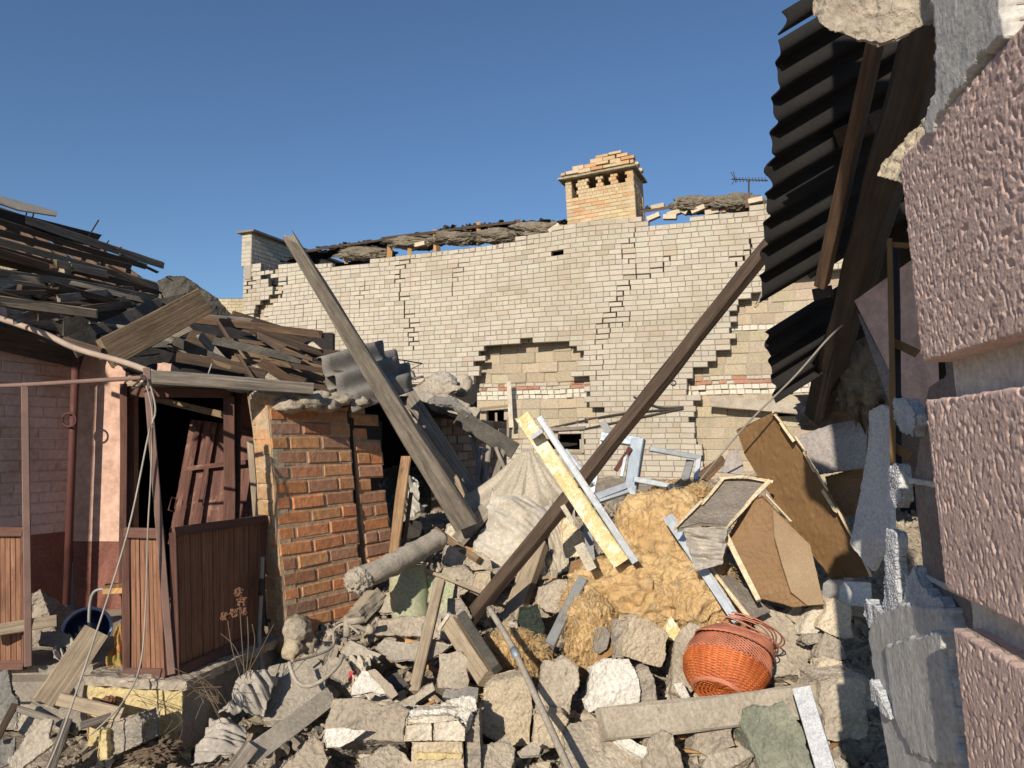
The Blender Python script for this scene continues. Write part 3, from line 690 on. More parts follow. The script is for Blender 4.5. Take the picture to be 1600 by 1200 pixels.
make('door_handle', *tube_geo([P(269, 777, 5.6), P(263, 797, 5.57), P(272, 800, 5.57), P(277, 780, 5.6)], .007, 5, True), 'rust', dl, smooth=True)
plank('plank', 'plank', 'frayed board sagging across the top of the dark doorway', 'wood_old', (245, 622, 5.6), (355, 652, 5.55), .05, .04, rag=(.05, .05), jt=0) if False else plank('plank', 'plank', 'frayed board sagging across the top of the dark doorway', 'wood_old', (245, 624, 5.6), (356, 650, 5.55), .05, .04, rag=(.05, .05))
# ---------------- porch : boarded parapets, posts, rail, plinth
pl = thing('porch_plinth', P(210, 1165, 3.75), 'ochre painted concrete plinth under the porch with a crumbling top edge', 'plinth')
slab3('plinth_front', [P(137, 1165, 3.76), P(215, 1172, 3.76), P(284, 1175, 3.74), P(284, 1066, 3.74), P(205, 1062, 3.76), P(137, 1058, 3.78)], .5, 'yellow_plinth', pl, mods=(.015, 5, .14, .025))
slab3('plinth_side', [P(285, 1180, 3.74), P(455, 1070, 4.75), P(450, 990, 4.85), P(285, 1068, 3.74)], .3, 'conc_gray', pl, mods=(.01, 4, .15, .02))
slab3('plinth_step', [P(-60, 1140, 4.1), P(145, 1140, 4.1), P(145, 1040, 4.1), P(-60, 1040, 4.1)], .3, 'conc_gray', pl, mods=(.01, 4, .12, .02))
slab3('plinth_top', [P(130, 1056, 3.72), P(292, 1064, 3.70), P(455, 988, 4.8), P(200, 1010, 4.6)], .05, 'mortar', pl, ext=(0, 0, -1), mods=(0, 6, .05, .03))
def boarded(name, label, corners, nb, mat='panel_wood', frame=.035):
    bl, br, tr, tl = [P(*c) for c in corners]; t = thing(name, (bl + br) / 2, label, 'parapet', 'boarded porch parapets'); n = newell([bl, br, tr, tl])
    if n.dot(Vector((0, 0, EYE)) - bl) < 0: n = -n
    V, Fc, uv = [], [], []
    for i in range(nb):
        a, b = i / nb + .06 / nb, (i + 1) / nb - .06 / nb; o = len(V); off = n * random.uniform(-.002, .004)
        c4 = [bl.lerp(br, a), bl.lerp(br, b), tl.lerp(tr, b), tl.lerp(tr, a)]
        for q in c4: V.append(q + off)
        for q in c4: V.append(q + off - n * .015)
        L = (tl - bl).length; W = (br - bl).length / nb
        r0 = random.random() * 3; uv += [(r0, i * W * 1.7), (r0, (i * 1.7 + 1) * W), (r0 + L, (i * 1.7 + 1) * W), (r0 + L, i * W * 1.7)] * 2
        Fc += [(o, o + 1, o + 2, o + 3), (o + 7, o + 6, o + 5, o + 4)] + [(o + q, o + 4 + q, o + 4 + (q + 1) % 4, o + (q + 1) % 4) for q in range(4)]
    make('boards', V, Fc, mat, t, uv=uv)
    for a, b in ((bl, br), (tl, tr)): beam3('rail', a + n * .012, b + n * .012, .05, .035, 'redpaint', t)
    beam3('stile', bl + n * .008, tl + n * .008, frame, .03, 'redpaint', t); beam3('stile', br + n * .008, tr + n * .008, frame, .03, 'redpaint', t)
    return t
boarded('porch_parapet', 'narrow sunlit boarded panel at the porch corner in front of the doorway', [(199, 1050, 3.85), (266, 1053, 3.80), (256, 834, 3.80), (199, 832, 3.85)], 9)
boarded('porch_parapet', 'long shaded boarded panel running from the porch corner back to the brick pier', [(272, 1052, 3.80), (408, 990, 4.62), (410, 810, 4.62), (266, 832, 3.80)], 17)
boarded('porch_parapet', 'boarded panel at the left edge of the photo beside the thin red post', [(-40, 1040, 4.05), (42, 1038, 4.05), (40, 830, 4.05), (-40, 830, 4.05)], 10)
plank('porch_post', 'post', 'leaning rusty red porch post at the panel corner with cable wound on it', 'pole', (229, 575, 3.72), (268, 1052, 3.78), .036, .036, group='porch posts', jit=.001)
plank('porch_post', 'post', 'upright thin red post beside the left boarded panel', 'pole', (39, 602, 4.02), (44, 1040, 4.02), .036, .036, group='porch posts', jit=.001)
pipe('porch_rail', 'rail', 'pale pink pipe rail running level between the two porch posts', 'pole', [(-60, 606, 4.02), (60, 600, 4.0), (225, 590, 3.74)], .0125)
pipe('cable', 'cable', 'pale cable hanging slack from the leaning post down to the lower left corner', 'cable', [(232, 592, 3.7), (243, 640, 3.68), (232, 680, 3.66), (200, 830, 3.55), (150, 990, 3.4), (95, 1150, 3.2), (60, 1230, 3.1)], .0045)
pipe('cable', 'cable', 'second slack cable looping down over the sunlit porch panel to the plinth', 'cable', [(228, 600, 3.68), (238, 650, 3.68), (236, 740, 3.7), (231, 830, 3.7), (228, 940, 3.7), (219, 1040, 3.66), (190, 1100, 3.55), (140, 1150, 3.45)], .004)
pipe('cable', 'cable', 'dark coil of cable knotted at the head of the leaning post', 'cable_d', [(222, 590, 3.68), (214, 598, 3.66), (206, 606, 3.66), (216, 604, 3.66), (228, 592, 3.66), (220, 586, 3.66), (226, 596, 3.65)], .005)
pipe('conduit', 'conduit', 'thin upright conduit pipe between the long porch panel and brick pier', 'cable', [(410, 870, 4.5), (408, 930, 4.5), (405, 1000, 4.45), (410, 1055, 4.35)], .012)
pipe('conduit', 'conduit', 'black taped joint and loop on the conduit beside the brick pier', 'cable_d', [(409, 905, 4.48), (407, 930, 4.48)], .015)
# inside the porch
ch = thing('bent_chair', P(160, 985, 4.3), 'bent tubular chair frame with an orange seat behind the porch panel', 'chair')
tubes('frame', [catmull([P(139, 1000, 4.3), P(140, 950, 4.3), P(147, 925, 4.3), P(165, 920, 4.3)], 6), catmull([P(165, 920, 4.3), P(190, 925, 4.6), P(192, 990, 4.6)], 6)], .009, 'galv_dull', ch)
slab3('seat', [P(160, 920, 4.25), P(200, 918, 4.25), P(200, 910, 4.6), P(165, 912, 4.6)], .03, 'wood_orange', ch)
bs = thing('basin', P(135, 975, 4.5), 'dark blue enamel basin with a pale rim lying on its side in the porch', 'basin')
def dish(name, c, ax, r, dep, mat, parent, rim=None):
    ax = Vector(ax).normalized(); s = ax.cross(Vector((0, 0, 1))).normalized(); t = s.cross(ax); V, Fc = [], []; pr = [(0.0, dep), (.5 * r, dep), (.72 * r, dep * .8), (.9 * r, dep * .35), (r, 0), (r * 1.08, .0), (r * 1.08, .008), (.98 * r, .01)]
    for q, h in pr:
        for j in range(28): th = j / 28 * 6.2832; V.append(Vector(c) - ax * h + s * (max(q, .002) * math.cos(th)) + t * (max(q, .002) * math.sin(th)))
    for i in range(len(pr) - 1):
        for j in range(28): Fc.append((i * 28 + j, i * 28 + (j + 1) % 28, (i + 1) * 28 + (j + 1) % 28, (i + 1) * 28 + j))
    o = make(name, V, Fc, mat, parent, smooth=True)
    if rim: make('rim', *tube_geo([Vector(c) + s * (r * 1.05 * math.cos(a)) + t * (r * 1.05 * math.sin(a)) for a in np.linspace(0, 6.0, 30)], .01, 6, True), rim, parent, smooth=True)
dish('bowl', P(136, 983, 4.45), (.35, -.75, .5), .12, .09, 'enamel', bs, 'enamel_w')
cloth('bag', 'bag', 'crumpled printed bag with green and orange colours beside the porch panel', 'rag', [(170, 1045, 4.0), (200, 1045, 4.0), (198, 975, 4.05), (180, 980, 4.05)], .03, 2)
block('roof_shard', 'roof shard', 'curved grey asbestos shard on the porch floor below the basin', 'slate_w', [(60, 1005), (65, 988), (95, 985), (120, 1000), (110, 1010)], 4.2, .02, .004)
block('rubble_heap', 'rubble', 'grey plaster heap on the shaded porch floor behind the left panel', 'conc_gray', [(48, 1030), (50, 930), (62, 920), (86, 985), (90, 1030)], 4.6, .4, .002, mods=(.02, 5, .1, .08))
cloth('cloth', 'cloth', 'pale dusty rag spread on the porch floor beneath the leaning board', 'cloth_g', [(85, 1035, 4.1), (140, 1030, 4.1), (140, 990, 4.35), (95, 995, 4.35)], .04, 2)
plank('board', 'board', 'wide pale grey board propped from the ground up to the porch floor', 'wood_dust', (72, 1100, 3.75), (150, 985, 3.95), .13, .025)
plank('board', 'board', 'grey board end sticking in from the left edge across the porch floor', 'wood_dust', (-40, 990, 3.9), (88, 970, 4.1), .06, .04)
plank('board', 'board', 'short warped board lying against the foot of the ochre plinth', 'wood_dust', (92, 1095, 3.6), (192, 1118, 3.55), .06, .03)
# ---------------- stripped roof
RQ = P(248, 412, 8.0); RD = Vector((.291, .957, 0)); RP = Vector((.957, -.291, 0)); al = R(33)
RN = (RP * math.sin(al) + Vector((0, 0, math.cos(al)))).normalized(); RS = (RP * math.cos(al) - Vector((0, 0, math.sin(al)))).normalized()
def rp(px, py, up=0):
    r = ray(px, py); o = RQ + RN * up; t = (o - Vector((0, 0, EYE))).dot(RN) / r.dot(RN); return Vector((0, 0, EYE)) + r * t
rf = thing('stripped_roof', rp(100, 430), 'stripped roof skeleton of dark battens sloping against the sky above the pink house', 'roof frame')
bat = [((-40, 318), (248, 412)), ((-40, 333), (222, 416)), ((-40, 352), (198, 417)), ((-40, 366), (245, 446)), ((-40, 382), (240, 455)), ((-40, 400), (190, 452)), ((-40, 419), (240, 462)), ((30, 452), (188, 472)), ((80, 455), (185, 478))]
for i, (a, b) in enumerate(bat): beam3('batten', rp(*a, .03), rp(*b, .03), .055 if i else .075, .04, 'wood_dark' if i % 3 else 'wood_grey', rf, rag=(0, .08), jit=.006, bend=random.uniform(-.04, .04))
beam3('ridge_board', rp(-40, 330, .0), rp(140, 374, .0), .14, .03, 'felt', rf, rag=(0, .2))
for x0, x1 in ((8, 40), (32, 96), (78, 152), (105, 190), (142, 238), (-30, 0)):
    A = rp(x0, 345 + x0 * .27, -.07); B = A + RS * 1.35
    beam3('rafter', A, B, .09, .12, 'wood_brown', rf, jit=.004)
tubes('nail', [[rp(138, 370, .03), rp(154, 344, .5)], [rp(166, 382, .02), rp(170, 376, .2)], [rp(40, 340, 0), rp(43, 325, .2)], [rp(50, 344, 0), rp(53, 331, .2)], [rp(180, 390, 0), rp(190, 386, .2)]], .006, 'rust', rf)
slab3('roof_boarding', [rp(-40, 470, -.12), rp(150, 470, -.12), rp(230, 500, -.12), rp(-40, 560, -.12)], .02, 'wood_dark', rf) if False else None
tag(slab3('sheet_strip', [rp(-30, 298, .5), rp(60, 322, .5), rp(90, 331, .5), rp(88, 337, .5), rp(30, 328, .5), rp(-30, 308, .5)], .01, 'slate_w'), 'loose pale sheet strip poking out over the battens against the sky', 'sheet')
slab3('roof_boarding', [rp(-80, 400, -.35), rp(120, 420, -.35), rp(262, 470, -.3), rp(250, 520, -.3), rp(60, 520, -.3), rp(-80, 500, -.3)], .03, 'wood_dark', rf, mods=(0, 4, .15, .05))
random.seed(21)
for i in range(24):
    x = random.uniform(-20, 240); y = random.uniform(395, 500); l = random.uniform(.2, .9); p = rp(x, y, random.uniform(.0, .12)); e = (RD * random.uniform(.5, 1) + RS * random.gauss(0, .28) + RN * random.uniform(-.1, .12)).normalized() * l / 2
    beam3('splintered_lath', p - e, p + e, random.uniform(.02, .06), random.uniform(.012, .03), random.choice(('wood_dark', 'wood_grey', 'wood_dust', 'wood_brown', 'slate_d')), rf, rag=(.06, .06), jit=.006)
# hanging eave edges and fallen pieces
corr = corrugated('roof_sheet', rp(-60, 470, .25), RD * .2 + RS, RD, 3.2, 1.6, 'lichen', .03, .17, .01, rag=.03, rag2=.1) if False else None
block('roof_sheet', 'roof sheet', 'big lichened grey slate sheet lying on the battens at the left edge', 'lichen', [(-40, 412, 5.6), (40, 405, 5.7), (64, 402, 5.75), (66, 446, 5.5), (30, 452, 5.45), (-40, 468, 5.4)], None, .035, mods=(.008, 5, .06, .03))
for i, (poly, d, lab) in enumerate((([(78, 424), (108, 408), (112, 415), (104, 422), (104, 432), (84, 446), (66, 440)], 5.6, 'broken corner piece of lichened slate standing up beside the big roof sheet'),
                                 ([(52, 462), (84, 440), (84, 452), (60, 466), (46, 460)], 5.5, 'small lichened slate fragment below the broken corner piece on the battens'))):
    block('slate_piece', 'slate piece', lab, 'lichen', poly, d, .05, .002, mods=(.006, 4, .05, .03))
block('roof_sheet', 'roof sheet', 'dark torn sheet folded over the eave at the left edge', 'slate_d', [(-30, 500), (0, 455), (35, 442), (50, 470), (70, 480), (62, 488), (30, 470), (10, 495)], 5.3, .03, .002, mods=(.004, 5, .1, .05))
block('slate_piece', 'slate piece', 'thin pale slate splinter hanging at the eave over the pink wall', 'slate_w', [(12, 458), (22, 464), (36, 482), (52, 486), (46, 489), (30, 482)], 5.2, .015)
plank('board', 'board', 'rough greyish board lying down the left slope of the battens', 'wood_dust', (-30, 375, 5.9), (64, 402, 6.3), .09, .03)
plank('plank', 'plank', 'corrugated pale strip lying level across the lower roof battens', 'lichen', (140, 452, 6.6), (252, 460, 6.9), .075, .03)
plank('plank', 'plank', 'thin grey lath crossing the battens below the corrugated strip', 'wood_dust', (92, 438, 6.0), (196, 470, 6.3), .04, .03)
plank('plank', 'plank', 'second thin lath crossing the battens just under the first', 'wood_grey', (84, 446, 5.9), (184, 476, 6.2), .035, .03)
plank('plank', 'plank', 'reddish lath low on the stripped roof above the eave', 'wood_brown', (86, 458, 5.8), (180, 478, 6.1), .045, .03)
plank('eave_board', 'board', 'heavy dark eave board running along the top of the pink wall', 'wood_dark', (-60, 512, 4.85), (128, 560, 5.5), .17, .04)
plank('eave_board', 'board', 'greenish dusty board lying on the eave over the pink wall', 'wood_grey', (-60, 478, 5.0), (140, 512, 5.5), .09, .05)
pipe('gutter_pole', 'pole', 'long pale pole hanging down along the broken eave to the porch roof plank', 'pole_pale', [(-60, 478, 4.6), (60, 518, 4.55), (120, 545, 4.5), (200, 568, 4.4), (262, 592, 4.25)], .019)
plank('plank', 'plank', 'dark square batten beside the pole on the broken eave', 'wood_dark', (66, 524, 4.7), (160, 552, 4.7), .07, .05)
# dark decking of collapsed porch roof
pr = thing('porch_roof', P(330, 560, 5.4), 'collapsed porch roof of splintered dark boards between doorway and grey sheets', 'roof')
slab3('decking', [P(150, 520, 5.2), P(330, 500, 6.2), P(520, 560, 6.6), P(560, 620, 5.9), P(390, 606, 5.3), P(200, 575, 5.0)], .04, 'dark', pr, mods=(0, 5, .15, .06))
slab3('decking', [P(60, 500, 5.7), P(260, 470, 6.4), P(360, 540, 6.2), P(210, 575, 5.4)], .03, 'wood_dark', pr, mods=(0, 5, .15, .05))
for a, b, w_, h_, m_ in (((312, 500, 5.6), (488, 522, 5.9), .06, .04, 'wood_brown'), ((316, 495, 5.62), (378, 500, 5.8), .05, .06, 'wood_grey'), ((370, 500, 6.0), (470, 530, 6.2), .12, .05, 'wood_dark'), ((300, 530, 5.6), (500, 580, 5.9), .14, .05, 'wood_dark'),
                         ((375, 555, 5.5), (505, 585, 5.6), .12, .05, 'wood_old'), ((420, 535, 5.8), (520, 560, 6.0), .07, .04, 'wood_dark'), ((460, 545, 5.9), (545, 552, 6.1), .04, .04, 'wood_dark'), ((440, 540, 5.7), (470, 555, 5.7), .06, .03, 'wood_brown'), ((280, 560, 5.2), (400, 580, 5.4), .08, .05, 'wood_dark'),
                         ((460, 590, 5.3), (545, 615, 5.4), .06, .05, 'wood_dark'), ((400, 520, 5.6), (490, 548, 5.8), .05, .04, 'wood_dark'), ((520, 600, 5.3), (560, 628, 5.3), .1, .06, 'wood_dark')):
    beam3('deck_board', P(*a), P(*b), w_, h_, m_, pr, rag=(.06, .1), jit=.008)
random.seed(22)
for i in range(44):
    x = random.uniform(190, 545); y = interp([(190, 500), (300, 510), (420, 525), (545, 580)], x) + random.uniform(0, 62); d = random.uniform(5.2, 5.9); l = random.uniform(.12, .6); p = P(x, y, d); a_ = random.gauss(-.25, .35); e = Vector((math.cos(a_), random.uniform(-.6, .8), math.sin(a_) * .8)).normalized() * l / 2
    beam3('splinter', p - e, p + e, random.uniform(.015, .07), random.uniform(.01, .025), random.choice(('wood_dark', 'wood_dark', 'wood_grey', 'wood_old', 'slate_d', 'wood_brown')), pr, rag=(.06, .08), jit=.006)
plank('plank', 'plank', 'broad brown plank tipped up on the slates above the doorway', 'wood_old', (172, 548, 4.75), (318, 472, 5.4), .20, .045, rag=(.05, .02))
for (a, b, w_, lab) in (((120, 540, 5.2), (250, 482, 5.9), .16, 'dusty dark slate strip lying left of the broad brown plank'), ((142, 505, 5.6), (290, 470, 6.1), .13, 'grey slate strip behind the broad brown plank'), ((105, 510, 5.3), (215, 468, 5.9), .12, 'dark slate strip with torn end on the eave left of the planks')):
    plank('slate_strip', 'slate strip', lab, 'slate_d', a, b, w_, .02, rag=(.08, .04))
block('roof_sheet', 'roof sheet', 'dark curled roof sheet standing up against the sky above the porch', 'slate_d', [(246, 438, 6.5), (262, 432, 6.5), (288, 431, 6.55), (312, 446, 6.6), (345, 475, 6.7), (372, 500, 6.8), (330, 500, 6.6), (262, 474, 6.4)], None, .03, mods=(.003, 5, .15, .07))
block('mortar_lump', 'rubble', 'crumbled clay lump on the wall head above the doorway', 'mortar', [(380, 605), (385, 575), (400, 568), (418, 582), (440, 590), (448, 606)], 5.3, .3, .001, mods=(.02, 5, .07, .06))
block('brick_piece', 'brick', 'loose half brick lodged on the wall head left of the clay lump', 'pink_plaster', [(244, 584), (246, 567), (268, 568), (266, 584)], 4.9, .12, .001)
plank('beam', 'beam', 'grey beam lying level across the top of the doorway onto the brick pier', 'wood_grey', (240, 590, 4.15), (482, 606, 4.65), .075, .1, rag=(.03, .02))
pipe('wire', 'wire', 'short pale wire sticking up above the grey lintel beam', 'cable', [(325, 586, 4.3), (331, 568, 4.3)], .004)
# ---------------- red brick pier
TH = R(33); pu = Vector((math.sin(TH), math.cos(TH), 0)); pn = Vector((math.cos(TH), -math.sin(TH), 0))
PO = P(454, 690, 4.6); PO.z = 0
pier = thing('brick_pier', PO + Vector((0, 0, .3)), 'broken red brick wall pier with a vertical crack and ragged top', 'wall')
rcol = lambda a, z: random.choice((cvar((.56, .225, .095), .12), cvar((.58, .24, .10), .12), cvar((.50, .22, .11), .12), cvar((.40, .185, .10), .12), cvar((.44, .23, .13), .12), cvar((.54, .27, .12), .1), cvar((.36, .20, .13), .1)))
plean = lambda q: q + Vector((-.098 * (q.z - .4), -.02 * (q.z - .4), 0)) + pn * (.012 * noise.noise(q * 2.2)) + Vector((0, 0, .01 * noise.noise(q * 3)))
def pskip(a, b, z0, z1):
    m = (a + b) / 2; zm = (z0 + z1) / 2
    if zm > interp([(0, 1.86), (.1, 1.88), (.25, 1.80), (.5, 1.86), (.7, 1.88)], m): return True
    if zm < interp([(0, .32), (.15, .30), (.3, .36), (.45, .44), (.6, .47), (.78, .52)], m): return True
    return False
def fskip(a, b, z0, z1):
    m = (a + b) / 2; zm = (z0 + z1) / 2
    return zm > 1.9 - m * .6 or zm < .62 + random.uniform(-.1, .12) or m > .23 + random.uniform(-.05, .02)
small_bricks('wall_face', PO, pu, pn, .69, .24, 1.95, .093, .27, .13, rcol, 'red_brick', pier, (.46, .33, .21), skip=pskip, jt=.006, gap=.011, deform=plean, ch2=.011, mrec=.004)
small_bricks('cracked_off_face', PO + pu * .75 - pn * .02, pu, pn, .28, .5, 1.95, .093, .27, .13, rcol, 'red_brick', pier, (.40, .30, .19), skip=lambda a, b, z0, z1: fskip(a, b, z0, z1), jt=.008, gap=.012, deform=lambda q: plean(q) + pu * (-.02 * (q.z - 1.2)) , ch2=.008, mrec=.007)
small_bricks('wall_end', PO - pn * .17, pn, -pu, .17, .3, 1.88, .093, .27, .1, lambda a, z: cvar((.44, .27, .14), .12), 'red_brick', pier, (.44, .36, .24), jt=.008, gap=.014, deform=plean, ch2=.008)
V_, F_, C_ = [], [], []
slab3('wall_core', [PO - pn * .12 + Vector((0, 0, .45)), PO - pn * .12 + pu * .95 + Vector((0, 0, .6)), PO - pn * .12 + pu * .95 + Vector((0, 0, 1.75)), PO - pn * .12 + Vector((0, 0, 1.8))], .2, 'dark', pier)
for px, py, d, s in ((452, 628, 4.68, .09), (480, 622, 4.75, .1), (508, 628, 4.85, .08), (530, 618, 5.0, .08), (420, 612, 4.7, .1), (560, 622, 5.1, .07), (500, 614, 4.95, .07)):
    lump('mortar_crust', None, None, 'mortar', P(px, py + 6, d), (s, s, s * .5), .35, 3, 3, .8, parent=pier)
block('brick_piece', 'brick', 'orange brick fragment tipped on the left corner of the brick pier top', 'chim' if False else 'conc_y', [(396, 626), (397, 608), (440, 604), (428, 616), (410, 628)], 4.62, .12, .001)
for px, py, d, s, m_ in ((463, 985, 4.65, .08, 'mortar'), (475, 1010, 4.7, .07, 'conc_y'), (458, 1015, 4.6, .06, 'conc_y'), (440, 1000, 4.75, .09, 'mortar')):
    lump('pier_footing', None, None, m_, P(px, py, d), (s, s, s), .3, 3, 3, .8, parent=pier)
# second brick wall in shadow behind, dark shed and sheets
shed = thing('ruined_shed', Vector((-.6, 8.4, .7)), 'dark gutted brick shed with fallen roof sheets behind the red pier', 'shed')
so_ = P(690, 690, 7.6); so_.z = 0
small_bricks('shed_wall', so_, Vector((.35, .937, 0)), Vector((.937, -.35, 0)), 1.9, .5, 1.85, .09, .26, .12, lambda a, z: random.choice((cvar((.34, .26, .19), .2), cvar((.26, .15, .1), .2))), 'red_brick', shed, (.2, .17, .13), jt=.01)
slab3('shed_back', [P(480, 860, 9.2), P(745, 860, 9.2), P(745, 600, 9.2), P(480, 600, 9.2)], .1, 'dark', shed)  # dark sheet stands in for the shade of the void
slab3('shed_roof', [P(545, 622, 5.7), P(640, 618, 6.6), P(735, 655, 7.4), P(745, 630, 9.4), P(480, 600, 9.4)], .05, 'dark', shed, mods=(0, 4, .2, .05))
ol = corrugated('roof_sheet', P(494, 560, 5.15), P(562, 648, 4.95) - P(494, 560, 5.15), Vector((.58, .75, .30)), 2.75, .60, 'slate', .042, .185, .007, rag=.01)
tag(ol, 'wavy grey asbestos sheet on top of the brick pier behind the tall plank', 'roof sheet')
ol2 = corrugated('roof_sheet', P(560, 558, 5.75), P(622, 625, 5.5) - P(560, 558, 5.75), Vector((.60, .70, .22)), 2.3, .35, 'slate', .042, .185, .007, rag=.01)
tag(ol2, 'second wavy grey asbestos sheet farther back on the shed roof', 'roof sheet')
ol3 = corrugated('roof_sheet', P(500, 566, 5.2), P(556, 640, 5.0) - P(500, 566, 5.2), Vector((.58, .75, .28)), 2.2, .5, 'slate', .042, .185, .007, rag=.01)
ol3.location.z -= .07; tag(ol3, 'lower wavy sheet peeping out under the front asbestos sheet', 'roof sheet')
block('slab', 'slab', 'bright white sheet fragment lying on the broken porch roof edge', 'plaster', [(465, 531), (490, 534), (505, 548), (503, 552), (478, 546)], 6.2, .03, .002)
# ================================================================ right building
rb = thing('rendered_wall', Vector((.8, 1.4, 0)), 'pink rough rendered house corner with grey groove bands at the right edge', 'house wall')
WD = Vector((.176, .984, 0)); WN = Vector((-.984, .176, 0))       # wall runs away from the camera
FC = P(1480, 690, 1.35); FC.z = 0
def wq(s, z, out=0): return FC + WD * s + WN * out + Vector((0, 0, z)) + Vector((-.066 * (z - 1.3), 0, 0))
def render_block(z0, z1, s0, s1, name='render_block', mat='stucco', out=0.0, thick=.07, amp=.0018, res=.0028, vert=True, edge=.0035, slope=0, z1b=None, topfn=None):
    nu = max(4, int((s1 - s0) / res)); nv = max(4, int((z1 - z0) / res)); V = []; sd0 = random.random() * 30
    for j in range(nv + 1):
        for i in range(nu + 1):
            u, v = i / nu, j / nv; s = s0 + (s1 - s0) * u; zt = topfn(s) if topfn else z1; z = z0 + (zt - z0) * v
            e = .006 * noise.noise(Vector((z * 30, sd0, 0))) + .004 * noise.noise(Vector((z * 90, sd0, 0)))
            if u > .97: s += e
            if v < .02 or v > .98: z += .004 * noise.noise(Vector((s * 40, sd0, v)))
            q = Vector((s, z, sd0))
            h = .12 * noise.noise(Vector((s * 110, z * 60, sd0))) + .28 * noise.noise(Vector((s * 260, z * 170, sd0 + 4))) + .3 * noise.noise(Vector((s * 330, z * 300, sd0 + 7)))
            pit = noise.noise(Vector((s * 105 + 2 * noise.noise(Vector((z * 9, s * 9, 0))), z * 70, sd0 + 9))); h -= 3.0 * min(.8, max(0, pit * 2 - .42)) if vert else 0
            pit2 = noise.noise(Vector((s * 125, z * 95, sd0 + 19))); h += 2.2 * max(0, pit2 - .25)
            d = min((s1 - s) , (z - z0), (zt - z), 1); rd = edge * (1 - min(1, max(0, d) / edge)) ** 2
            V.append(wq(s, z, out + amp * h - rd))
    Fc = [(j * (nu + 1) + i, j * (nu + 1) + i + 1, (j + 1) * (nu + 1) + i + 1, (j + 1) * (nu + 1) + i) for j in range(nv) for i in range(nu)]
    per = [i for i in range(nu + 1)] + [j * (nu + 1) + nu for j in range(1, nv + 1)] + [nv * (nu + 1) + i for i in range(nu - 1, -1, -1)] + [j * (nu + 1) for j in range(nv - 1, 0, -1)]
    o = len(V); V += [V[p] - WN * thick for p in per]; k = len(per)
    Fc += [(per[i], o + i, o + (i + 1) % k, per[(i + 1) % k]) for i in range(k)]
    return make(name, V, Fc, mat, rb, smooth=True)
def wz(px, py, out=0):
    r = ray(px, py); o = FC + WN * out; t = (o - Vector((0, 0, EYE))).dot(WN) / r.dot(WN); p = Vector((0, 0, EYE)) + r * t; return (p - FC).dot(WD), p.z
sB2, zB2 = wz(1600, 170)
zA = wz(1450, 570)[1]; zB = wz(1415, 285)[1]; zC = wz(1440, 630)[1]; zD = wz(1462, 912)[1]; zE = wz(1482, 978)[1]
render_block(zA, 2.42, -.62, .03, topfn=lambda s: max(zB, min(3, zB + (zB2 - zB) * (.03 - s) / (.03 - sB2))))
render_block(zD, zC, -.62, .035)
render_block(.55, zE, -.62, .02)
slab3('block_ledge', [wq(-.62, zE - .012, -.012), wq(.015, zE - .012, -.012), wq(.012, zE + .004, -.02), wq(-.62, zE + .004, -.02)], .05, 'mortar', rb, mods=(0, 5, .03, .006))
# grooves and core behind the render blocks
slab3('groove_band', [wq(-.7, zC - .05, -.05), wq(.02, zC - .05, -.05), wq(.02, zA + .05, -.05), wq(-.7, zA + .05, -.05)], .04, 'groove', rb, mods=(0, 5, .04, .004))
slab3('groove_band', [wq(-.7, zE - .05, -.05), wq(.06, zE - .05, -.05), wq(.06, zD + .05, -.05), wq(-.7, zD + .05, -.05)], .04, 'groove', rb, mods=(0, 5, .04, .004))
slab3('block_core', [wq(-.9, 0, -.1), wq(.50, 0, -.1), wq(.52, 1.0, -.1), wq(.44, 1.05, -.1), wq(.46, 1.5, -.1), wq(.30, 1.72, -.1), wq(.2, 1.74, -.1), wq(.16, 1.95, -.1), wq(-.05, 2.0, -.1), wq(-.12, 2.3, -.1), wq(-.16, 4.2, -.1), wq(-2.4, 4.2, -.1), wq(-2.4, 0, -.1)], .28, 'blockwall', rb, mods=(.01, 5, .08, .012))
for z in (.62, .84, 1.06, 1.28, 1.5): slab3('mortar_joint', [wq(-.1, z, -.094), wq(.46, z, -.094), wq(.46, z + .012, -.094), wq(-.1, z + .012, -.094)], .02, 'render_grey', rb, mods=(0, 4, .03, .006))
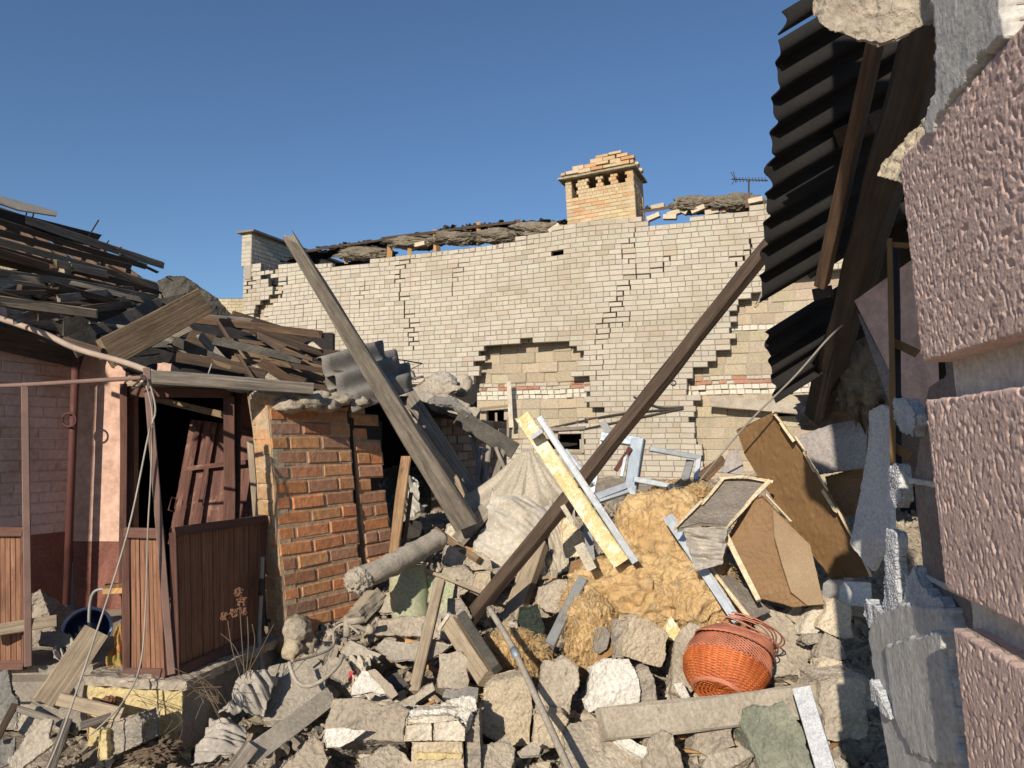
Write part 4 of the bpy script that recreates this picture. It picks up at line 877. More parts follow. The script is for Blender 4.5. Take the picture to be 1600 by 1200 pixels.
# adhesive render left on the lower wall, torn polystyrene
def ragged(name, mat, pts, out, th, amp=.03):
    xs = [p[0] for p in pts]; zs = [p[1] for p in pts]; res = .004; s0 = min(xs) - .02; z0 = min(zs) - .02; nu = int((max(xs) + .02 - s0) / res); nv = int((max(zs) + .02 - z0) / res); sd0 = random.random() * 30
    keep = {}; V = []; Fc = []
    def inside(s, z): return pip(s + amp * noise.noise(Vector((s * 28, z * 28, sd0))) + amp * .6 * noise.noise(Vector((s * 80, z * 80, sd0))), z + amp * noise.noise(Vector((s * 28, z * 28, sd0 + 5))), pts)
    cells = {(i, j) for i in range(nu) for j in range(nv) if inside(s0 + (i + .5) * res, z0 + (j + .5) * res)}
    def vid(i, j):
        if (i, j) not in keep:
            edge = not all((i - a_, j - b_) in cells for a_ in (0, 1) for b_ in (0, 1)); s = s0 + i * res; z = z0 + j * res
            h = (1.0 if not edge else .45) * th + (th * .45 * noise.noise(Vector((s * 18, z * 18, sd0))) if mat == 'foam_w' else .001 * noise.noise(Vector((s * 25, z * 12, sd0))) + .0005 * noise.noise(Vector((s * 160, z * 90, sd0))))
            keep[(i, j)] = len(V); V.append(wq(s + .3 * res * noise.noise(Vector((s * 200, z * 200, 1))), z, out + h))
        return keep[(i, j)]
    for i, j in sorted(cells): Fc.append((vid(i, j), vid(i + 1, j), vid(i + 1, j + 1), vid(i, j + 1)))
    cnt = {}
    for f in Fc:
        for k in range(4): e = (f[k], f[(k + 1) % 4]); cnt[e] = 1
    n0 = len(V); V2 = {}
    for (p, q) in list(cnt):
        if (q, p) not in cnt:
            for w_ in (p, q):
                if w_ not in V2: V2[w_] = len(V); V.append(V[w_] - WN * (th + .008))
            Fc.append((q, p, V2[p], V2[q]))
    if mat == 'foam_w':
        bm = bmesh.new(); bmesh.ops.create_icosphere(bm, subdivisions=1, radius=1.0); bv = np.array([v.co[:] for v in bm.verts]); bf = [[v.index for v in f.verts] for f in bm.faces]; bm.free()
        AV = [np.array([v[:] for v in V])]; n_ = len(V)
        for i, j in sorted(cells):
            for _ in range(1 if random.random() < .75 else 0):
                s = s0 + (i + random.random()) * res; z = z0 + (j + random.random()) * res; h = th * (1 + .5 * noise.noise(Vector((s * 18, z * 18, sd0)))) * .9
                AV.append(bv * random.uniform(.0025, .0048) + np.array(wq(s, z, out + h)[:])); Fc += [[a_ + n_ for a_ in f] for f in bf]; n_ += len(bv)
        V = np.vstack(AV)
    return make(name, V, Fc, mat, rb, smooth=True)
px2 = lambda l, out=-.07: [wz(x, y, out) for x, y in l]
ragged('adhesive_render', 'render_grey', px2([(1372, 1200), (1352, 985), (1372, 955), (1430, 940), (1478, 952), (1484, 1000), (1500, 1200), (1500, 1300), (1400, 1300)]), -.09, .03, .012)
ragged('adhesive_render', 'render_grey', px2([(1386, 1010), (1480, 985), (1500, 1200), (1420, 1180), (1392, 1120)]), -.062, .014, .012)
ragged('foam_remnant', 'foam_w', px2([(1380, 985), (1372, 940), (1385, 830), (1398, 835), (1398, 900), (1400, 960), (1414, 900), (1424, 885), (1438, 915), (1450, 930), (1470, 940), (1474, 960), (1430, 968), (1396, 985)]), -.085, .012, .012)
ragged('foam_remnant', 'foam_w', px2([(1344, 955), (1352, 940), (1372, 955), (1382, 975), (1364, 985), (1350, 975)]), -.085, .02, .012)
ragged('foam_remnant', 'foam_w', px2([(1408, 655), (1414, 625), (1426, 618), (1440, 640), (1442, 660), (1436, 685), (1418, 670)]), -.088, .014, .012)
ragged('foam_remnant', 'foam_w', px2([(1394, 765), (1400, 728), (1409, 730), (1410, 785), (1402, 795)]), -.088, .014, .012)
ragged('foam_remnant', 'foam_w', px2([(1360, 1085), (1368, 1060), (1380, 1090), (1395, 1125), (1376, 1110)]), -.06, .02, .01)
# torn upper edge : grey strip, ledge and hanging concrete
ragged('torn_render_edge', 'groove', px2([(1495, 200), (1505, 170), (1520, 130), (1525, 80), (1520, -30), (1600, -30), (1640, -30), (1640, 60), (1598, 92), (1560, 140), (1520, 190), (1508, 215)], .0), -.03, .035, .012)
lump('foam_crumbs', None, None, 'foam_w', P(1583, 45, 1.02), (.025, .03, .03), .4, 4, 3, .9, parent=rb)
block('broken_ledge', None, 'thin broken cement ledge sticking out of the wall top', 'conc_y', [(1372, 275, 1.62), (1378, 258, 1.62), (1420, 210, 1.55), (1490, 150, 1.42), (1508, 152, 1.40), (1500, 185, 1.38), (1440, 245, 1.46), (1410, 285, 1.52)], None, .10, 0, parent=rb, ext=(.5, .5, .3), mods=(.006, 5, .05, .022))
block('hanging_concrete', None, 'broken concrete chunk overhanging at the top', 'mortar', [(1270, -40, 1.75), (1272, 25, 1.75), (1290, 42, 1.72), (1340, 62, 1.68), (1372, 70, 1.64), (1400, 62, 1.62), (1440, 40, 1.58), (1515, 15, 1.5), (1520, -60, 1.5)], None, .22, 0, parent=rb, mods=(.01, 5, .07, .035), ext=(.3, .5, .55))
# inside of the right house : dark interior shell
ih = thing('right_house', Vector((2.6, 4.2, .6)), 'dark wrecked interior of the right hand house behind its torn wall', 'house')
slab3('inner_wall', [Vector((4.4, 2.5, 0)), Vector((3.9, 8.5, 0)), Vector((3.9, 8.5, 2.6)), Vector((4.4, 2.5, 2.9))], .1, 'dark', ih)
slab3('inner_wall', [P(1345, 760, 6.6), P(1620, 760, 6.2), P(1620, 560, 6.2), P(1345, 600, 6.6)], .1, 'blockwall', ih)
slab3('partition', [P(1335, 470, 3.6), P(1440, 395, 3.3), P(1450, 650, 3.2), P(1420, 640, 3.3), P(1395, 590, 3.4)], .08, 'pink_plaster', ih)
slab3('partition', [P(1340, 490, 3.55), P(1395, 590, 3.38), P(1422, 660, 3.28), P(1400, 660, 3.35)], .05, 'blockwall', ih)
slab3('dark_backing', [P(1352, 100, 4.6), P(1580, 40, 3.4), P(1580, 640, 5.6), P(1330, 650, 7.2), P(1325, 470, 6.4)], .06, 'dark', ih)  # dark sheet added behind the hewn beam to stand for unlit depth
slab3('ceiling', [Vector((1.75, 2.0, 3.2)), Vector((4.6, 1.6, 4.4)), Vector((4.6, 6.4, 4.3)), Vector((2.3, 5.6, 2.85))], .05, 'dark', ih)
for px, py, d, s in ((1330, 640, 5.6, .3), (1370, 640, 5.2, .3), (1350, 610, 5.8, .25), (1400, 630, 5.0, .3), (1310, 650, 5.9, .25)):
    lump('fallen_rubble', None, None, 'conc_gray', P(px, py, d), (s, s, s * .45), .4, 4, 2.5, .8, parent=ih)
lump('hanging_straw', None, None, 'wool_grey', P(1338, 560, 4.6), (.12, .12, .3), .4, 4, 3, .9, parent=ih)
# corrugated roof seen from below
rr = thing('corrugated_roof', P(1290, 250, 3.3), 'sagging corrugated roof sheets seen from below against the sky on the right', 'roof')
RT = P(1217, 72, 3.0); RB = P(1188, 478, 3.85); rw = RB - RT; rrun = Vector((.80, -.06, .47))
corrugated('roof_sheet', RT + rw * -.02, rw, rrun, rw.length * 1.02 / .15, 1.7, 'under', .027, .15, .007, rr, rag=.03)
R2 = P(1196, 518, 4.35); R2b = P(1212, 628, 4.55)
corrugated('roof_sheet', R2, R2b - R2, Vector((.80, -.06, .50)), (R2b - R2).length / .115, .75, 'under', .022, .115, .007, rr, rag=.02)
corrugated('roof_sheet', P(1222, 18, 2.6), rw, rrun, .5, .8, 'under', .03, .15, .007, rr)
plank('rafter', 'rafter', 'massive cracked hewn beam slanting down under the corrugated roof', 'wood_beam', (1472, -60, 2.25), (1284, 640, 5.0), .14, .13, roll=R(28), jit=.012, rag=(0, .12))
plank('rafter', 'rafter', 'slim brown rafter running under the corrugated sheets left of the hewn beam', 'wood_brown', (1378, 10, 2.65), (1286, 445, 3.75), .055, .07, roll=R(20))
plank('rafter', 'rafter', 'second slim brown rafter end overlapping below the first under the roof', 'wood_brown', (1330, 190, 3.5), (1338, 640, 5.4), .06, .07) if False else None
plank('block', 'timber block', 'short dark timber block wedged between rafter and corrugated sheet', 'wood_dark', (1318, 215, 3.35), (1372, 190, 3.2), .09, .12)
plank('block', 'timber block', 'charred timber end between the upper and lower corrugated sheets', 'wood_dark', (1272, 462, 4.15), (1300, 456, 4.1), .07, .1)
pipe('cable', 'cable', 'pale cable running from the hewn beam down to the brown boards', 'cable', [(1338, 490, 3.9), (1295, 528, 4.1), (1240, 590, 4.3), (1165, 665, 4.6), (1090, 755, 5.0)], .006)
pipe('wire', 'wire', 'thin wire loop hanging from the lower edge of the corrugated roof', 'cable', [(1197, 412, 3.8), (1196, 440, 3.8), (1186, 470, 3.85), (1180, 480, 3.85)], .006)
ag = thing('steel_angle', P(1392, 700, 2.7), 'rusty steel angle post standing in the torn opening of the right wall', 'post')
beam3('post', P(1390, 375, 2.75), P(1396, 760, 2.55), .018, .03, 'rusty_angle', ag); beam3('post_flange', P(1399, 380, 2.8), P(1404, 760, 2.6), .022, .02, 'dark', ag)
beam3('bracket', P(1390, 382, 2.75), P(1425, 384, 2.7), .02, .02, 'rusty_angle', ag); beam3('bracket', P(1396, 533, 2.7), P(1432, 550, 2.6), .03, .02, 'rusty_angle', ag); beam3('bracket', P(1396, 698, 2.6), P(1420, 712, 2.55), .03, .02, 'rusty_angle', ag)
# ---------------- boards leaning at the right
def board(name, label, mat, poly, th, cat='board', edge=None, mods=(.002, 5, .25, .02), group=None):
    t = thing(name, P(*min(poly, key=lambda q: -q[1])), label, cat, group)
    slab3('panel', [P(*q) for q in poly], th, mat, t, mods=mods)
    for e in edge or []:
        pts = [P(*q) for q in e]
        for a, b in zip(pts, pts[1:]): beam3('torn_edge', a, b, .012, th * 1.1 + .004, 'hard_edge', t, jit=.012, rag=(.01, .02))
    return t
board('brown_board', 'tall brown hardboard sheet leaning with a pale torn edge', 'hardboard', [(1300, 905, 4.75), (1362, 900, 4.55), (1358, 890, 4.55), (1312, 800, 4.55), (1262, 720, 4.6), (1212, 648, 4.65), (1205, 646, 4.7), (1150, 672, 4.95), (1165, 715, 4.95), (1240, 830, 4.85)], .02,
      edge=[[(1209, 644, 4.62), (1222, 660, 4.6), (1240, 685, 4.57), (1256, 708, 4.55), (1272, 735, 4.53), (1290, 765, 4.51), (1308, 795, 4.5), (1335, 846, 4.5), (1360, 895, 4.5)]])
board('brown_board', 'lower brown board with a grey dusty half and a crooked crack', 'hardboard', [(1172, 780, 4.6), (1192, 774, 4.55), (1215, 800, 4.5), (1265, 850, 4.45), (1288, 945, 4.3), (1240, 948, 4.3), (1190, 935, 4.35), (1150, 880, 4.5), (1138, 838, 4.6)], .02,
      edge=[[(1194, 776, 4.52), (1232, 815, 4.47)]])
lb_ = [o for o in C.objects if o.name.startswith('brown_board')][-1]
slab3('dusty_face', [P(*q) for q in [(1208, 796, 4.49), (1266, 852, 4.43), (1287, 944, 4.28), (1262, 946, 4.28), (1236, 925, 4.31), (1222, 880, 4.38), (1210, 838, 4.44)]], .012, 'dusty_tan', lb_, mods=(0, 5, .2, .006))
t_ = plank('perforated_edge', 'edge strip', 'pale perforated edge strip along the left side of the lower brown board', 'hard_edge', (1133, 832, 4.5), (1186, 938, 4.25), .03, .03)
board('grey_box', 'open grey fabric covered furniture box lying tilted beside the brown boards', 'greyboard', [(1058, 825, 4.5), (1095, 815, 4.45), (1138, 820, 4.45), (1200, 752, 4.7), (1190, 748, 4.75), (1130, 748, 4.85)], .03, 'box',
      edge=[[(1056, 824, 4.48), (1092, 785, 4.65), (1128, 748, 4.82), (1160, 745, 4.75), (1205, 752, 4.66)], [(1138, 822, 4.42), (1168, 790, 4.55), (1202, 755, 4.66)]])
cloth('cloth', 'cloth', 'pale grey cloth sagging out under the open grey box', 'cloth_g', [(1086, 895, 4.4), (1128, 880, 4.35), (1138, 822, 4.42), (1066, 826, 4.46)], .03, 2.5, 1.3, .05)
board('grey_board', 'plain grey mauve board lying behind the tall brown sheet', 'mauve', [(1280, 740, 4.9), (1352, 730, 4.7), (1355, 655, 4.8), (1300, 662, 4.95), (1245, 682, 5.0)], .02, edge=[])
board('dark_board', 'shaded brown board under the grey mauve board', 'hardboard', [(1302, 812, 4.85), (1336, 800, 4.75), (1350, 728, 4.85), (1290, 745, 4.95)], .02)
board('white_board', 'tall white board with a ragged left edge standing beside the torn wall', 'whiteboard', [(1328, 850, 3.9), (1362, 892, 3.8), (1393, 840, 3.6), (1390, 640, 3.7), (1378, 632, 3.75), (1358, 642, 3.85), (1356, 690, 3.85), (1350, 735, 3.88), (1340, 790, 3.9)], .025)
block('white_box', 'box', 'small white casing corner below the tall brown sheet', 'whiteboard', [(1310, 945), (1312, 915), (1322, 908), (1362, 910), (1364, 950)], 4.5, .25, .0005, mods=(.008, 2, .1, 0))
block('wood_piece', 'wood', 'reddish timber offcut between the steel frame and the brown board', 'wood_brown', [(1092, 745), (1096, 735), (1128, 712), (1136, 722), (1106, 752)], 5.4, .05)
block('grey_board', 'board', 'narrow grey board standing left of the tall brown sheet top', 'mauve', [(1128, 738), (1136, 712), (1152, 700), (1162, 728), (1160, 742)], 5.1, .02, mods=(.003, 3, .1, .01))
# ================================================================ the big leaning timbers
plank('plank', 'plank', 'tall grey plank leaning across the cracked wall with a splintered tip', 'wood_grey', (460, 384, 4.55), (726, 818, 5.75), .075, .04, taper=2.4, rag=(.10, .02), jit=.006, roll=R(18))
plank('plank', 'plank', 'grey board lying just under the tall plank over the dark gap', 'wood_grey', (640, 622, 6.6), (748, 785, 6.5), .15, .035, roll=R(-15), rag=(.05, .0))
plank('plank', 'plank', 'second narrow grey board beside it over the dark gap', 'wood_dust', (632, 640, 6.45), (738, 788, 6.4), .07, .05, rag=(.04, 0))
plank('beam', 'beam', 'long dark beam rising diagonally from the rubble to the corrugated roof', 'wood_dark', (1206, 378, 4.5), (724, 982, 4.9), .084, .078, roll=R(38), jit=.006, rag=(.03, .03))
plank('plank', 'plank', 'grey board standing upright in the rubble behind the dark beam', 'wood_dust', (842, 850, 5.6), (776, 1035, 5.0), .13, .09, roll=R(30))
plank('plank', 'plank', 'narrow grey stake leaning in the rubble left of the aluminium box section', 'wood_dust', (688, 908, 4.75), (648, 1082, 4.2), .065, .04, roll=R(20))
plank('plank', 'plank', 'short broken grey board propped against the blue and white sack', 'wood_grey', (760, 795, 6.0), (715, 845, 5.9), .12, .05)
plank('stub', 'stub', 'peeling orange wooden stub standing beside the red brick pier', 'wood_old2', (634, 715, 5.4), (614, 872, 5.25), .075, .07, rag=(.02, .04), jit=.012)
plank('stub', 'stub', 'thin reddish lath behind the peeling wooden stub', 'wood_brown', (642, 770, 5.5), (626, 890, 5.3), .03, .03)
plank('lath', 'lath', 'knotty stick lying right of the grey wrapped pipe end', 'wood_old', (680, 828, 5.6), (748, 875, 5.3), .05, .04, jit=.01)
plank('lath', 'lath', 'long thin lath lying across the green tin drum and rubble', 'wood_dust', (638, 880, 5.1), (765, 930, 4.95), .022, .02)
plank('lath', 'lath', 'bare pale stick in front of the beige tilted block', 'wood_orange', (925, 1040, 4.3), (962, 1012, 4.4), .03, .03)
plank('dark_board', 'board', 'dark shaded board slanting down in front of the shed window', 'slate_d', (715, 650, 7.2), (805, 705, 7.0), .16, .02)
for i, (a, b, w_) in enumerate((((735, 670, 7.3), (757, 760, 6.9), .06), ((765, 680, 7.2), (758, 770, 6.8), .05), ((790, 690, 7.1), (762, 780, 6.7), .05), ((775, 700, 7.0), (800, 760, 6.6), .035), ((752, 700, 7.1), (742, 780, 6.7), .04))):
    plank('lath', 'lath', 'thin grey lath in the tangle below the dark shaded board', 'wood_grey', a, b, w_, .03, group='tangled laths')
# wrapped pipe
wp = thing('wrapped_pipe', P(620, 890, 4.75), 'grey wrapped pipe with frayed end lying across the rubble beside the red pier', 'pipe')
make('wrapping', *tube_geo(catmull([P(560, 905, 4.5), P(600, 888, 4.65), P(650, 862, 4.9), P(686, 842, 5.1)], 8), [.070 + .009 * noise.noise(Vector((i * .31, 5, 2))) for i in range(25)], 18), 'slate_w', wp, smooth=True).modifiers.new('d', 'DISPLACE')
wp.children[0].modifiers[0].texture = clouds(.05); wp.children[0].modifiers[0].strength = .034; wp.children[0].modifiers[0].texture_coords = 'LOCAL'
lump('frayed_end', None, None, 'slate_w', P(560, 907, 4.50), (.07, .055, .06), .35, 5, 3, .9, parent=wp)
# aluminium box section
bx = thing('box_profile', P(735, 1010, 4.3), 'hollow dusty window profile with a torn open end leaning in the rubble', 'profile')
A, B = P(706, 975, 4.45), P(762, 1062, 4.1)
beam3('profile_side', A, B, .10, .09, 'galv_dull' if False else 'wood_dust', bx, roll=R(30), jit=.001)
beam3('profile_flange', P(722, 962, 4.4), P(776, 1046, 4.08), .055, .06, 'slate_d', bx, jit=.001)
axb = (B - A).normalized(); s_ = axb.cross((A - Vector((0, 0, EYE))).normalized()).normalized(); t_2 = s_.cross(axb); q_ = Matrix.Rotation(R(30), 3, axb); s_, t_2 = q_ @ s_, q_ @ t_2
for a, b in (((-1, -1), (1, -1)), ((1, -1), (1, 1)), ((1, 1), (-1, 1)), ((-1, 1), (-1, -1))):
    beam3('torn_rim', A - axb * .015 + s_ * (.055 * a[0]) + t_2 * (.05 * a[1]), A - axb * .015 + s_ * (.055 * b[0]) + t_2 * (.05 * b[1]), .016, .03, 'plaster', bx, jit=.006)
slab3('hollow', [A - axb * .006 + s_ * (.04 * a) + t_2 * (.035 * b) for a, b in ((-1, -1), (1, -1), (1, 1), (-1, 1))], .004, 'hollow_shade', bx)  # thin dark plate on the solid end paints the shade of a hollow
pipe('pole', 'pole', 'thin pale metal pole lying over the blocks down to the lower edge of the photo', 'slate_w', [(764, 950, 4.35), (800, 1010, 4.05), (838, 1090, 3.7), (895, 1215, 3.3)], .017)
pipe('clip', 'clip', 'dark blue tape wound on the thin pale pole', 'bluesteel', [(802, 1014, 4.02), (809, 1028, 3.97)], .021)
# yellow foam sandwich strip
fs_ = thing('sandwich_strip', P(900, 770, 5.0), 'long yellow foam edged metal panel strip leaning across the dark beam', 'panel strip')
beam3('foam_core', P(820, 656, 4.75), P(968, 880, 4.72), .10, .08, 'foam_y', fs_, jit=.006, rag=(.05, 0))
beam3('metal_skin', P(842, 652, 4.72), P(992, 876, 4.70), .045, .1, 'galv', fs_, jit=.002)
beam3('metal_skin', P(846, 651, 4.70), P(995, 874, 4.68), .012, .11, 'foam_w', fs_, jit=.002)
beam3('clip', P(830, 684, 4.66), P(848, 672, 4.65), .03, .1, 'foam_w', fs_)
for a, b, w_ in (((905, 850, 4.66), (925, 890, 4.66), .06), ((878, 790, 4.66), (893, 815, 4.66), .03)): beam3('paper_patch', P(*a), P(*b), w_, .01, 'plaster', fs_, jit=.01)
# galvanised frame
gf = thing('steel_studwork', P(1000, 740, 6.2), 'bent galvanised steel studs sticking out of the rubble before the brick wall', 'steel studs')
for a, b, w_, h_, m_ in (((998, 686, 6.2), (985, 775, 6.1), .15, .1, 'bluesteel'), ((940, 682, 6.3), (1000, 690, 6.2), .11, .08, 'bluesteel'), ((940, 690, 6.35), (925, 770, 6.2), .05, .05, 'galv'), ((1015, 702, 6.2), (1094, 714, 6.3), .055, .05, 'galv'), ((1092, 716, 6.3), (1088, 750, 6.2), .06, .05, 'galv'),
                         ((990, 748, 6.0), (1085, 766, 6.0), .055, .06, 'galv'), ((930, 778, 5.8), (978, 760, 5.9), .075, .06, 'galv'), ((934, 784, 5.78), (982, 768, 5.86), .03, .08, 'galv'), ((978, 704, 6.15), (970, 745, 6.05), .04, .03, 'galv'), ((962, 735, 6.1), (985, 700, 6.15), .05, .04, 'rust'),
                         ((884, 704, 6.2), (916, 745, 6.0), .04, .04, 'galv'), ((926, 710, 6.4), (928, 760, 6.2), .035, .035, 'galv'), ((1058, 770, 5.6), (1044, 808, 5.4), .055, .05, 'bluesteel'), ((983, 765, 5.7), (1014, 810, 5.5), .05, .03, 'galv'), ((1080, 720, 6.35), (1070, 752, 6.2), .09, .03, 'galv_dull'), ((940, 660, 6.5), (960, 690, 6.4), .09, .03, 'galv_dull')):
    beam3('stud', P(*a), P(*b), w_ * .72, h_ * .7, m_, gf, jit=.006, roll=random.uniform(-.3, .3))
gr = thing('steel_rail', P(1100, 890, 4.9), 'shiny galvanised rail with torn plasterboard edge lying down the yellow wool', 'rail')
beam3('web', P(1044, 808, 4.85), P(1152, 972, 4.28), .05, .03, 'galv', gr, jit=.002); beam3('lip', P(1051, 806, 4.83), P(1158, 970, 4.26), .012, .05, 'galv', gr, jit=.001); beam3('lip', P(1038, 811, 4.85), P(1147, 974, 4.28), .010, .05, 'galv', gr, jit=.001)
beam3('board_edge', P(1056, 816, 4.85), P(1168, 962, 4.3), .02, .02, 'hard_edge', gr, jit=.012, rag=(.03, .05))
slab3('board_strip', [P(1066, 822, 4.86), P(1100, 880, 4.65), P(1180, 965, 4.33), P(1205, 955, 4.4), P(1130, 885, 4.7)], .015, 'greyboard', gr, mods=(.002, 4, .1, .015))
plank('stud', 'steel stud', 'dull crushed steel stud standing behind the yellow foam strip', 'galv_dull', (915, 800, 5.3), (926, 900, 5.0), .06, .04, jit=.012)
plank('stud', 'steel stud', 'dull steel stud leaning down left of the yellow wool', 'galv_dull', (912, 905, 4.8), (858, 1008, 4.45), .06, .03, jit=.01)
# mineral wool
lump('mineral_wool', 'insulation', 'upper torn lump of yellow mineral wool behind the steel rail', 'wool', P(1040, 855, 5.25), (.34, .24, .36), .2, 6, 1.9, .85, hf=.75)
lump('mineral_wool', 'insulation', 'large left lump of yellow mineral wool under the foam strip end', 'wool', P(985, 935, 4.95), (.38, .28, .26), .2, 6, 1.9, .85, hf=.75)
lump('mineral_wool', 'insulation', 'right lump of yellow mineral wool above the wicker basket', 'wool', P(1085, 935, 4.8), (.28, .24, .27), .2, 6, 2.0, .85, hf=.75)
lump('mineral_wool', 'insulation', 'narrow flap of yellow wool hanging left down to the rubble', 'wool', P(925, 995, 4.6), (.13, .14, .22), .25, 6, 2.8, .9)
lump('mineral_wool', 'insulation', 'small brown wool tuft between the pale pole and window profile', 'wool', P(802, 1020, 4.5), (.17, .12, .10), .35, 5, 3.4, .9)
lump('mineral_wool', 'insulation', 'pale tuft of wool at the foot of the steel stud frame', 'wool', P(1065, 775, 6.1), (.22, .15, .10), .35, 5, 3, .9)
block('foam_piece', 'foam', 'yellow foil faced foam scrap between the beige block and the wool', 'foam_y', [(1038, 985), (1048, 962), (1066, 988), (1054, 1002), (1042, 998)], 4.45, .06, .001)
def fibres(src, n, L=.05, r=.0011):
    V, Fc = [], []; vs = src.data.vertices; off = src.location
    for _ in range(n):
        v = vs[random.randrange(len(vs))]; p = v.co + off; nn = v.normal; d = (nn * random.uniform(.0, .7) + Vector([random.gauss(0, 1) for _ in range(3)]).cross(nn)).normalized(); o = len(V); s_ = d.cross(nn)
        if s_.length < .01: continue
        s_.normalize()
        for k in range(4):
            q = p + d * (L * k / 3) + nn * (.012 * math.sin(k)) + Vector((random.gauss(0, .004), random.gauss(0, .004), -.003 * k * k))
            V += [q + s_ * r, q - s_ * r * .5 + nn * r, q - s_ * r * .5 - nn * r]
        for k in range(3):
            for j in range(3): a, b = o + k * 3 + j, o + k * 3 + (j + 1) % 3; Fc.append((a, b, b + 3, a + 3))
    f = make('fibres', V, Fc, 'wool', src); return f
for o in [q for q in list(C.objects) if q.name.startswith('mineral_wool') and q.parent is None]: fibres(o, 2600)
# cloths and sacks
def drape(name, label, apex, base, mat, nf=5, amp=.07, nu=90, nv=40):
    ap = P(*apex); bp_ = catmull([P(*q) for q in base], 8); V, uv = [], []; s0 = random.random() * 20
    nrm = (Vector((0, 0, EYE)) - ap).normalized()
    for j in range(nv + 1):
        for i in range(nu + 1):
            u, v = i / nu, j / nv; f = u * (len(bp_) - 1); k = min(int(f), len(bp_) - 2); q = bp_[k].lerp(bp_[k + 1], f - k)
            p = ap.lerp(q, .06 + .94 * v ** .9); g = amp * v ** .7 * (math.sin(u * nf * 6.28 + 2.2 * noise.noise(Vector((u * 4 + s0, v * 1.5, 0)))) * .28 + 1.1 * noise.noise(Vector((u * 6 + s0, v * 1.6, 3))) + .25 * noise.noise(Vector((u * 22, v * 7, s0))))
            p = p + nrm * (g + .10 * math.sin(math.pi * v) * .6) + Vector((0, 0, -.05 * math.sin(math.pi * v)))
            if v > .96: p = p + Vector((0, 0, .03 * noise.noise(Vector((u * 9, 1, s0)))))
            V.append(p); uv.append((u, v))
    Fc = [(j * (nu + 1) + i, j * (nu + 1) + i + 1, (j + 1) * (nu + 1) + i + 1, (j + 1) * (nu + 1) + i) for j in range(nv) for i in range(nu)]
    o = make(name, V, Fc, mat, uv=uv, smooth=True); m_ = o.modifiers.new('thickness', 'SOLIDIFY'); m_.thickness = .006; return tag(o, label, 'canvas')
drape('canvas', 'dusty beige canvas hanging in folds from a peak left of the foam strip', (826, 698, 6.25), [(702, 785, 6.45), (745, 800, 6.1), (800, 808, 5.95), (850, 800, 5.95), (905, 788, 6.05)], 'cloth', 6)
drape('canvas', 'grey flap of canvas stretched right of the peak behind the foam strip', (836, 702, 6.3), [(868, 800, 6.0), (900, 770, 6.1), (912, 735, 6.25), (900, 712, 6.35)], 'cloth_g', 2, .04)
cloth('canvas', 'canvas', 'grey beige cloth between dark beam and tilted pink slab', 'cloth', [(835, 905, 5.6), (885, 895, 5.5), (900, 800, 5.9), (850, 830, 5.9)], .04, 1.5, .6, .05, 60, .1)
cloth('sack', 'sack', 'stuffed white sack with blue print lying behind the dark beam', 'bag', [(738, 895, 5.7), (850, 905, 5.55), (858, 775, 6.0), (768, 765, 6.15)], .035, 1.5, 1.2, -.16, 70, .12)
cloth('plastic_sheet', 'plastic sheet', 'clear torn plastic bag hanging on the peeling wooden stub', 'plastic', [(628, 810, 5.7), (660, 800, 5.75), (652, 750, 5.8), (625, 735, 5.75)], .05, 3, .8, .06, 30, .2)
block('felt_piece', 'felt', 'dark torn felt scrap under the plastic bag beside the stub', 'felt', [(622, 835), (630, 815), (655, 810), (664, 835), (640, 842)], 5.7, .03, .003)
cloth('bag', 'bag', 'thin white plastic bag with a red print crumpled in front of the pier', 'plaster', [(535, 1075, 4.15), (570, 1065, 4.15), (590, 1030, 4.35), (545, 1030, 4.35)], .04, 2.5, .8, 0, 36, .25)
block('red_print', 'wrapper', 'small red printed wrapper on the white plastic bag', 'red_rag', [(544, 1064), (546, 1048), (557, 1048), (556, 1066)], 4.15, .006, .002)
cloth('sacking', 'sacking', 'crumpled grey dusty plastic heap beside the dry plant', 'cloth_g', [(345, 1118, 3.85), (415, 1110, 3.9), (440, 1050, 4.15), (375, 1065, 4.05)], .045, 1.5, 1.0, -.12, 46, .12)
cloth('sacking', 'sacking', 'grey crumpled dusty sheet hanging down below the plastic heap', 'cloth_g', [(300, 1195, 3.55), (385, 1180, 3.6), (385, 1130, 3.8), (330, 1125, 3.8)], .035, 1.5, 1.4, -.06, 46, .12)
# green tin drum
dr = thing('tin_drum', P(640, 965, 5.0), 'dusty pale green dented tin drum half buried below the wrapped pipe', 'drum')
V, Fc = [], []; cb = P(642, 962, 5.05); ct = P(636, 882, 5.1)
for j in range(9):
    for i in range(36):
        a = i / 36 * 6.2832; rr_ = .128 * (1 + .05 * noise.noise(Vector((math.cos(a) * 1.2, math.sin(a) * 1.2, j * .3)))) + (.006 if j in (4,) else 0)
        V.append(cb.lerp(ct, j / 8) + Vector((math.cos(a) * rr_, math.sin(a) * rr_, -.02 * math.sin(a) * (j == 8))))
Fc = [(j * 36 + i, j * 36 + (i + 1) % 36, (j + 1) * 36 + (i + 1) % 36, (j + 1) * 36 + i) for j in range(8) for i in range(36)]
make('body', V, Fc, 'green', dr, smooth=True)
make('rim', *tube_geo([ct + Vector((math.cos(a) * .128, math.sin(a) * .128, 0)) for a in np.linspace(0, 6.1, 32)], .006, 5, True), 'green', dr, smooth=True)
make('hoop', *tube_geo([cb.lerp(ct, .5) + Vector((math.cos(a) * .131, math.sin(a) * .131, 0)) for a in np.linspace(0, 6.1, 32)], .005, 5, True), 'green', dr, smooth=True)
block('tin_sheet', 'tin sheet', 'bent green grey tin flap beside the drum', 'green', [(668, 940), (672, 890), (712, 905), (705, 945), (690, 960)], 5.0, .012, .0015, mods=(.002, 4, .2, .06))
